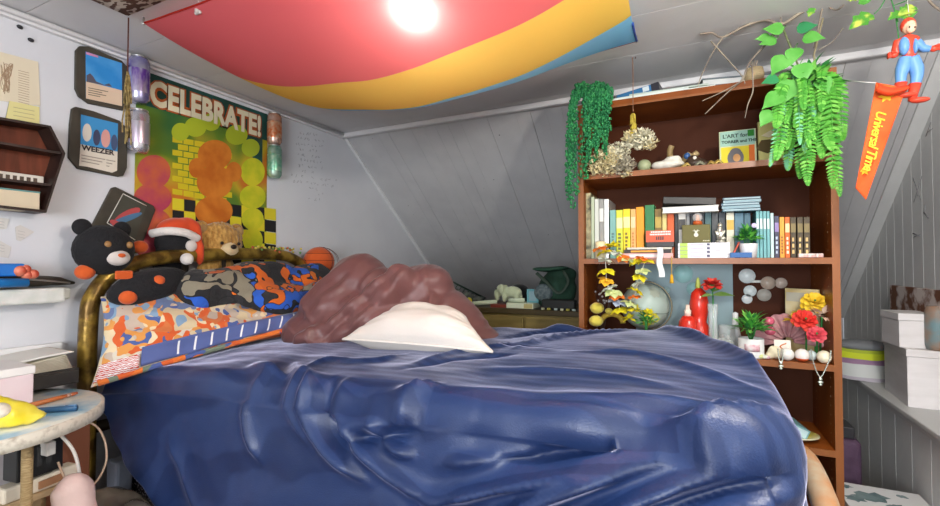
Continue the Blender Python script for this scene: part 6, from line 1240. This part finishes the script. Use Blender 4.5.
# hanging fern and pothos at the right corner
fc = YP(808, 84, 1.86); t = thing('hanging_fern', 'lush green hanging plant with fern fronds and heart shaped leaves at the bookcase corner', 'plant', fc)
def frond(b, P, W, rr):
    n = len(P); b.tube(P, [.0022*(1-.7*i/n) for i in range(n)], 4, 0)
    for i in range(2, n):
        tdir = (P[i]-P[i-1]).normalized(); up = V((0, -1, .4)); sd = tdir.cross(up).normalized(); f = i/(n-1); L_ = W*math.sin(PI*(.12+.84*f))**.7*(1-.35*f)
        for s2 in (-1, 1): b.leaf(P[i], sd*s2+tdir*.45, up, L_, L_*.34+.003, rr.choice((0, 0, 1)), .15, (.5, 1, .8, .1))
FERN = [mat('fern_green', (.045, .25, .025), .5, c2=(.10, .38, .04), scale=20), mat('fern_light', (.16, .46, .07), .5), mat('fern_blue', (.14, .42, .22), .5)]
rr = random.Random(11)
ends = [(776, 160, 0), (790, 150, 0), (803, 166, 1), (812, 170, 0), (822, 158, 0), (832, 150, 0), (838, 170, 1), (796, 128, 0), (782, 140, 2), (770, 166, 2), (806, 150, 0), (816, 140, 1), (826, 130, 0), (840, 196, 1), (800, 178, 0), (833, 188, 0), (843, 140, 1), (788, 170, 2), (810, 120, 0), (830, 112, 0), (795, 110, 1), (840, 110, 0), (776, 128, 0), (808, 185, 1)]
ends += [(772+rr.random()*70, 92+rr.random()*62, rr.choice((0, 0, 1, 2))) for _ in range(22)]
for i, (ex, ey, k) in enumerate(ends):
    s_ = fc+V((rr.uniform(-.05, .05), rr.uniform(-.02, .02), rr.uniform(-.04, .03))); e_ = YP(ex, ey, rr.uniform(1.74, 1.88)); m_ = s_.lerp(e_, .4)+V(((e_.x-s_.x)*.3, -.035*rr.random(), .04)); P = smooth_path([s_, m_, e_.lerp(m_, .35)+V((0, 0, -.01)), e_], 10); b = MB(); frond(b, P, rr.uniform(.020, .032) if i < 24 else rr.uniform(.013, .02), rr); b.build('frond', [FERN[2 if k == 2 else 0], FERN[1]], t)
def heart(b, p, d, up, L_, mi): b.leaf(p, d, up, L_, L_*.86, mi, .18, (.45, .95, 1, .85, .55, .22, 0), .12)
POTH = [mat('pothos_green', (.07, .30, .04), .35, c2=(.14, .42, .09), scale=12), mat('pothos_dark', (.03, .22, .08), .35)]
for i, (px, py, L_, dx, dz) in enumerate([(786, 62, .075, -.6, -.8), (793, 86, .085, -.4, -1), (781, 100, .070, -.8, -.6), (800, 70, .07, .2, -1), (772, 117, .062, -.6, -.8), (795, 54, .06, -.2, -.9), (778, 84, .05, -1, -.2), (820, 84, .06, .4, -1), (783, 36, .06, -1, .3), (797, 36, .055, 1, .1), (776, 46, .05, -1, -.1), (803, 44, .06, .9, -.2), (770, 44, .045, -.9, .1)]):
    b = MB(); p = YP(px, py-6, 1.80-.03*rr.random()); heart(b, p, (dx, -.25, dz), (0, -1, .35), L_, 1 if i in (6, 9) else 0); b.tube([p, p+V((.01, .015, .02))], .0015, 4); b.build('heart_leaf', POTH, t)
leafball(MB(), fc+V((0, -.01, -.02)), .09, 150, .05, .022, 19, mi=3).build('foliage', GREENS, t)
MB().lathe([(0, 0), (.05, 0), (.065, .06), (.06, .06), (0, .03)], fc+V((0, .02, -.06)), 20).build('pot', mat('dark_pot', (.04, .05, .03), .6), t)
MB().tube([fc+V((0, .02, 0)), YP(782, 26, 1.84)], .003, 6).build('hanger', col((.18, .22, .10), .7), t)
MB().tube([fc+V((.03, .02, 0)), YP(814, 55, 1.86), YP(823, 18, 1.84)], .003, 6).build('hanger', col((.30, .26, .16), .7), t)
# bare branch pinned under the ceiling
M_tw = mat('grey_bark', (.16, .13, .11), .8, c2=(.30, .26, .20), scale=30); t = thing('branch', 'long bare twisting branch pinned under the ceiling above the bookcase', 'branch', YP(780, 22, 1.82))
def br(pts, r0, r1, nm='twig', Y=1.82):
    P = smooth_path([YP(px, py, Y+(d[0] if d else 0)) for px, py, *d in pts], 6); n = len(P); MB().tube(P, [r0+(r1-r0)*i/(n-1) for i in range(n)], 7).build(nm, M_tw, t)
br([(700, 34), (712, 33), (723, 37), (745, 26), (765, 20), (782, 24), (800, 13), (822, 2), (850, -12)], .0035, .0065, 'main_stem'); br([(723, 37), (713, 52), (702, 74), (698, 86)], .0032, .0014); br([(711, 41), (728, 60), (742, 76), (745, 84)], .003, .0015); br([(782, 25), (768, 42), (750, 62), (742, 80), (728, 92), (705, 114)], .004, .0016); br([(744, 80), (722, 92), (702, 101)], .0025, .0012, Y=1.80); br([(752, 66), (753, 90), (748, 104), (745, 118)], .0026, .0012, Y=1.80); br([(782, 24), (781, 18), (780, 10)], .0025, .001); br([(822, 2), (836, 10), (846, 2), (848, -6)], .003, .0015); br([(824, 0), (820, 20), (814, 48)], .0035, .002); br([(843, 28), (832, 42), (818, 50)], .0018, .0012); br([(926, -4), (932, 4), (942, 12)], .004, .003)
# ivy sprays in the upper right
t = thing('ivy_spray', 'thin ivy stems with variegated leaves hanging from the ceiling at the right edge', 'plant', oZ(880, 6, ZC)); IV = [mat('ivy_green', (.06, .24, .03), .45, c2=(.42, .50, .08), scale=30, lo=.5, hi=.62)]
for pts in ([(888, -10), (894, 8), (898, 22)], [(888, -6), (880, 8), (874, 14)], [(893, 6), (908, 0), (920, -6)], [(896, 18), (899, 40), (900, 55)]): MB().tube(smooth_path([YP(px, py, 1.72) for px, py in pts], 5), .0016, 5).build('stem', GREENS[2], t)
b = None
for px, py, L_, dx, dz in [(866, 4, .05, -.3, 1), (871, 14, .065, -.8, -.5), (910, 0, .05, .3, .5), (914, 6, .05, -.5, -.3), (902, 12, .04, -.6, -.3), (858, -2, .04, -1, .2), (813, 8, .03, -.4, -.8), (905, 8, .05, .2, -.9)]:
    b = MB(); b.leaf(YP(px, py, 1.71), (dx, -.2, dz), (0, -1, .4), L_, L_*.85, 0, .15, (.3, .9, .65, 1, .5, .3, 0), .15); b.build('ivy_leaf', IV, t)

# ---------------------------------------------------------------- hanging figure and pennant
YF_ = 1.70; sc_ = .24/85
def fp_(px, py, dy=0): return YP(px, py, YF_+dy)
t = thing('toy_figure', 'plastic toy figure in a red hood and blue trousers hanging by a thread', 'toy', fp_(908, 103)); M_rp = mat('red_plastic', (.62, .06, .03), .35); M_bp = mat('blue_plastic', (.12, .28, .58), .4); M_sk = mat('toy_skin', (.74, .46, .32), .5)
b = blob([(fp_(908, 44), (.021, .017, .030)), (fp_(909, 53), (.018, .015, .022)), (fp_(899, 43), (.012, .013, .014)), (fp_(915, 40), (.012, .013, .014))], .005, 5); b.build('red_top', M_rp, t)
MB().ell(fp_(904, 46, -.012), (.012, .014, .026)).ell(fp_(915, 46, -.010), (.006, .012, .022)).build('blue_side_panel', M_bp, t)
MB().ell(fp_(909, 27), (.0155, .017, .021)).build('head', M_sk, t)
hd = MB().ell(fp_(908, 25.5, .004), (.0175, .018, .0225)).build('red_hood', M_rp, t)
MB().ell(fp_(911, 28, -.012), (.011, .009, .014)).build('face', M_sk, t)
for px in (909.5, 915): MB().ell(fp_(px, 27, -.020), (.002, .002, .0028)).build('eye', col((.02, .02, .02), .3), t)
MB().tube(smooth_path([fp_(899, 41), fp_(896, 50), fp_(898, 54)], 5), [.0125, .0125, .012, .011, .011, .011, .010, .010, .0095, .0095, .009], 10).build('left_arm', M_rp, t)
def fist(c, sx):
    b = MB(); b.ell(c, (.010, .008, .009))
    for k in range(4): b.tube([c+V((sx*.004, -.004, .006-.004*k)), c+V((sx*.012, -.006, .006-.004*k)), c+V((sx*.014, .002, .005-.004*k))], .0026, 6)
    b.tube([c+V((0, -.006, .004)), c+V((sx*.008, -.011, .006))], .003, 6); return b
fist(fp_(894, 55, -.004), -1).build('hand', M_rp, t)
MB().tube(smooth_path([fp_(916, 42), fp_(923, 48), fp_(930, 49)], 5), [.012]*4+[.010]*4+[.0085]*3, 10).build('right_arm', M_bp, t); fist(fp_(934, 48.5), 1).build('hand', M_rp, t)
MB().tube(smooth_path([fp_(936, 48.5), fp_(944, 48)], 4), .005, 8).build('white_tip', col((.7, .7, .68), .5), t)
for pts, rs in (([(906, 58), (903, 68), (901, 76), (901, 84)], (.016, .017, .013, .011)), ([(912, 58), (916, 68), (917, 76), (915, 85)], (.016, .017, .014, .011))):
    P = smooth_path([fp_(*p) for p in pts], 5); n = len(P); MB().tube(P, [rs[min(3, int(i/5))]+(rs[min(3, int(i/5)+1)]-rs[min(3, int(i/5))])*((i % 5)/5) for i in range(n)], 12).build('trouser_leg', M_bp, t)
for pts in ([(901, 83), (900, 92), (900, 96)], [(915, 84), (913, 95), (912, 101)]):
    b = MB(); b.tube([fp_(*p) for p in pts], [.0145, .0105, .0095], 10); q = fp_(*pts[-1]); b.ell(q+V((.014, -.008, -.002)), (.022, .012, .008)); b.build('boot', M_rp, t)
MB().tube([fp_(909, 16), fp_(907, -4)], .0009, 4).build('thread', col((.6, .62, .58), .7), t)
o = MB().tube([YP(846, 80, 1.84), YP(862, 82, 1.74), fp_(877, 83)], .0012, 5).build('white_thread', col((.75, .75, .75), .7), org=YP(860, 82, 1.75)); tag(o, 'white thread stretched from the fern to the pennant corner', 'thread')
t = thing('pennant', 'orange red souvenir pennant with yellow script hanging point down', 'pennant', fp_(885, 85))
TLp, TRp, BRp, BLp = (876, 82.5), (906, 88), (866, 200), (855.5, 188)
def pen(u, v, off=0):
    top = V((TLp[0]+(TRp[0]-TLp[0])*u, TLp[1]+(TRp[1]-TLp[1])*u)); bot = V((BLp[0]+(BRp[0]-BLp[0])*u, BLp[1]+(BRp[1]-BLp[1])*u)); w_ = v*(1-.12*(1-v)*u); p = top.lerp(bot, v)
    return YP(p.x, p.y, YF_-.01+.006*math.sin(v*7+u*3)-off)
fb = MB().grid(lambda u, v: pen(u, v), 14, 40).build('felt', mat('orange_red_felt', (.70, .075, .012), .75, c2=(.74, .12, .02), scale=8, sheen=.2), t, solid=.0016)
b = MB(); b.grid(lambda u, v: YP(877+31*u+1.5*math.sin(v*5), 82.5+5*u+(10-4*u)*v+3*math.sin(u*4), YF_-.028-.012*math.sin(v*PI)), 12, 8); b.build('folded_top', mat('orange_red_felt_dark', (.62, .05, .01), .75), t, solid=.0016)
def penM(u0, v0, rot):
    o = pen(u0, v0, .004); xd = (pen(u0, v0+.1)-pen(u0, v0)).normalized(); yd = (pen(u0+.2, v0)-pen(u0, v0)).normalized(); zd = xd.cross(yd); yd = zd.cross(xd)
    return Matrix.Translation(o) @ Matrix((xd, yd, zd)).transposed().to_4x4()
M_ys = mat('yellow_flock', (.82, .50, .02), .6)
b = MB(); b.text('Universal Time', .046, penM(.22, .25, 0), .0005, 0, .0008, .4, spacing=.86); ml = max((v-pen(.30, .24)).length for v in b.v); f_ = .185/ml; o_ = pen(.30, .24, .004)
for i, v in enumerate(b.v): b.v[i] = o_+(v-o_)*V((f_, f_, f_)) if False else o_+(v-o_)*f_
b.build('lettering', M_ys, t)
for (u0, v0, s_) in ((.45, .10, .020), (.35, .80, .014)):
    c = pen(u0, v0, .004); n = 12; MB().prism([c+V((s_*(1 if i % 2 == 0 else .5)*math.cos(i*PI/6), 0, s_*(1 if i % 2 == 0 else .5)*math.sin(i*PI/6))) for i in range(n)], (0, .001, 0)).build('star_print', M_ys, t)

# ---------------------------------------------------------------- ledge on the right and the floor in front of it
def boxat(name, label, front_left, right_px, z0, z1, xd, yd, m, group=None, skew=0, bevel=.003):
    c = oZ(front_left[0], front_left[1], z0); t = thing(name, label, 'box', (c.x, c.y, z0), group)
    return t, c
zL = ZW+.0005
M_ww = mat('whitewashed_wood', (.72, .69, .68), .6, c2=(.80, .77, .77), scale=5, stretch=(1, 1, 6), bump=.05, bscale=30)
c = oZ(908, 407, zL); hz = oY(907, 349, c.y).z-zL; bl = oZ(885, 388.5, zL)
def wbox(label, fl, bl, w_, z0, h, lid):
    fl, bl = V((fl.x, fl.y, z0)), V((bl.x, bl.y, z0)); d = (bl-fl); n = V((-d.y, d.x, 0)).normalized(); n = n if n.x > 0 else -n
    t = thing('wooden_box', label, 'box', fl, 'white wooden boxes stacked on the ledge'); r1 = fl+n*w_; r2 = bl+n*w_
    MB().prism([fl, r1, r2, bl], (0, 0, h-lid)).build('box_body', M_ww, t, bevel=.002)
    e_ = (d.normalized()+n)*.003; g = V((0, 0, h-lid+.001)); MB().prism([fl+g-e_, r1+g+(n-d.normalized())*.003, r2+g+e_, bl+g-(n-d.normalized())*.003], (0, 0, lid-.0015)).build('lid', M_ww, t, bevel=.002); return t, n, d
xmax = XR-.006
t, n, d = wbox('bigger white washed wooden box, lower of two on the ledge', V((c.x, c.y, 0)), V((max(bl.x, c.x-.02), bl.y, 0)), min(.20, xmax-c.x-.03), zL, hz, .03)
zU = zL+hz+.0004; c2_b = oY(899.5, 348, c.y+.03); hz2 = oY(899, 313, c2_b.y).z-zU
wbox('smaller white washed wooden box, upper of two on the ledge', V((c2_b.x, c2_b.y, 0)), V((c2_b.x-.008, c2_b.y+.16, 0)), .115, zU, hz2, .03)
# printed canvas behind
q0, q1 = oX(889, 285, .86), oX(945, 287, .86)
t = thing('canvas_picture', 'brown and white floral canvas leaning on the boards behind the white boxes', 'picture', (.86, (q0.y+q1.y)/2, zL)); zt2 = q0.z
MB().bb((.862, q1.y-.05, zt2-.20), (.880, q0.y, zt2)).build('canvas', mat('rust_blossom', (.18, .075, .04), .7, c2=(.66, .58, .54), scale=11, detail=6, lo=.46, hi=.56), t, bevel=.002)
MB().bb((.868, q1.y, zL), (.882, q1.y+.02, zt2-.19)).bb((.868, q0.y-.05, zL), (.882, q0.y-.03, zt2-.19)).build('easel_leg', col((.2, .12, .07), .6), t)
q = oY(936, 348, c.y+.02); o = MB().lathe([(0, 0), (.030, 0), (.034, .02), (.034, .15), (.028, .17), (0, .172)], (min(q.x+.012, .862), q.y, zU), 20).build('teal_tin', mat('teal_rust_tin', (.16, .26, .28), .5, c2=(.34, .18, .10), scale=14), org=(q.x, q.y, zU)); tag(o, 'tall teal and rust tin standing on the bigger white box', 'tin')
# striped bag on the ledge
q = oZ(864, 378, zL); t = thing('striped_bag', 'soft grey bag with lime and purple stripes at the far end of the ledge', 'bag', (q.x, q.y, zL)); W_ = (oZ(882, 378, zL).x-oZ(846, 378, zL).x); hh = oY(864, 340, q.y).z-zL
s_ = hh/.2; xq = min(q.x, XR-.14)
def bagp(u, v):
    a = 2*PI*u; r_ = .115*(1-.12*v*v)*(.94+.06*math.cos(4*a)); return (xq+r_*math.cos(a), q.y+.08*math.sin(a)*(1-.3*v), zL+hh*.82*v+.004*nz((u*8, v*5, 2)))
b = MB(); cm = [col((.50, .46, .52), .7), col((.66, .68, .66), .6), col((.34, .20, .32), .7), col((.62, .70, .03), .7), col((.42, .50, .04), .7)]
b.grid(bagp, 36, 20, 0, True, lambda u, v: 0 if v < .12 else (1 if v < .48 else (2 if v < .66 else (3 if v < .86 else 4)))); b.build('bag_body', cm, t)
MB().ell((xq, q.y, zL+hh*.86), (.105, .07, hh*.16)).build('grey_top', col((.22, .23, .24), .7), t)
# suitcase and printed carton on the floor
q = oY(852, 438, 2.33); t = thing('suitcase', 'dark purple suitcase with a black handle standing beside the bookcase', 'suitcase', (.58, 2.36, 0)); zz2 = q.z; xe = oY(862, 450, 2.30).x
MB().bb((.485, 2.29, 0), (max(xe, .56), 2.60, zz2)).build('shell', mat('purple_fabric', (.065, .035, .065), .7, c2=(.09, .05, .09), scale=20, bump=.2, bscale=150), t, bevel=.02, seg=4)
MB().bb((.50, 2.32, zz2-.004), (max(xe-.015, .54), 2.44, zz2+.045)).build('handle', col((.025, .025, .03), .5), t, bevel=.006)
zk = .365; a_, b2_, c3_ = oZ(853, 492, zk), oZ(860, 484.5, zk), oZ(912, 492, zk)
t = thing('printed_carton', 'white carton with dark teal blotches on the floor beside the bookcase', 'box', (.6, 2.1, 0)); x0, x1 = .485, XW-.012; y1 = b2_.y; y0 = y1-.26
MB().bb((x0, y0, 0), (x1, y1, zk)).build('carton_body', mat('white_carton', (.70, .71, .71), .6), t, bevel=.003)
b = MB(); rr = random.Random(8)
def splat(cx, cy, r_, seed): rr = random.Random(seed); return [(cx+r_*(.6+.7*rr.random())*math.cos(k*PI/8), cy+.8*r_*(.6+.7*rr.random())*math.sin(k*PI/8), zk+.0002) for k in range(16)]
for cx, cy, r_, sd in ((x0+.09, y1-.10, .055, 1), (x0+.03, y1-.04, .02, 2), (x0+.19, y1-.05, .016, 3), (x0+.15, y1-.15, .03, 4), (x0+.03, y1-.14, .03, 5)): b.prism(splat(cx, cy, r_, sd), (0, 0, .0006))
b.build('blotch_print', mat('teal_ink', (.10, .16, .17), .6, c2=(.20, .28, .29), scale=20), t)
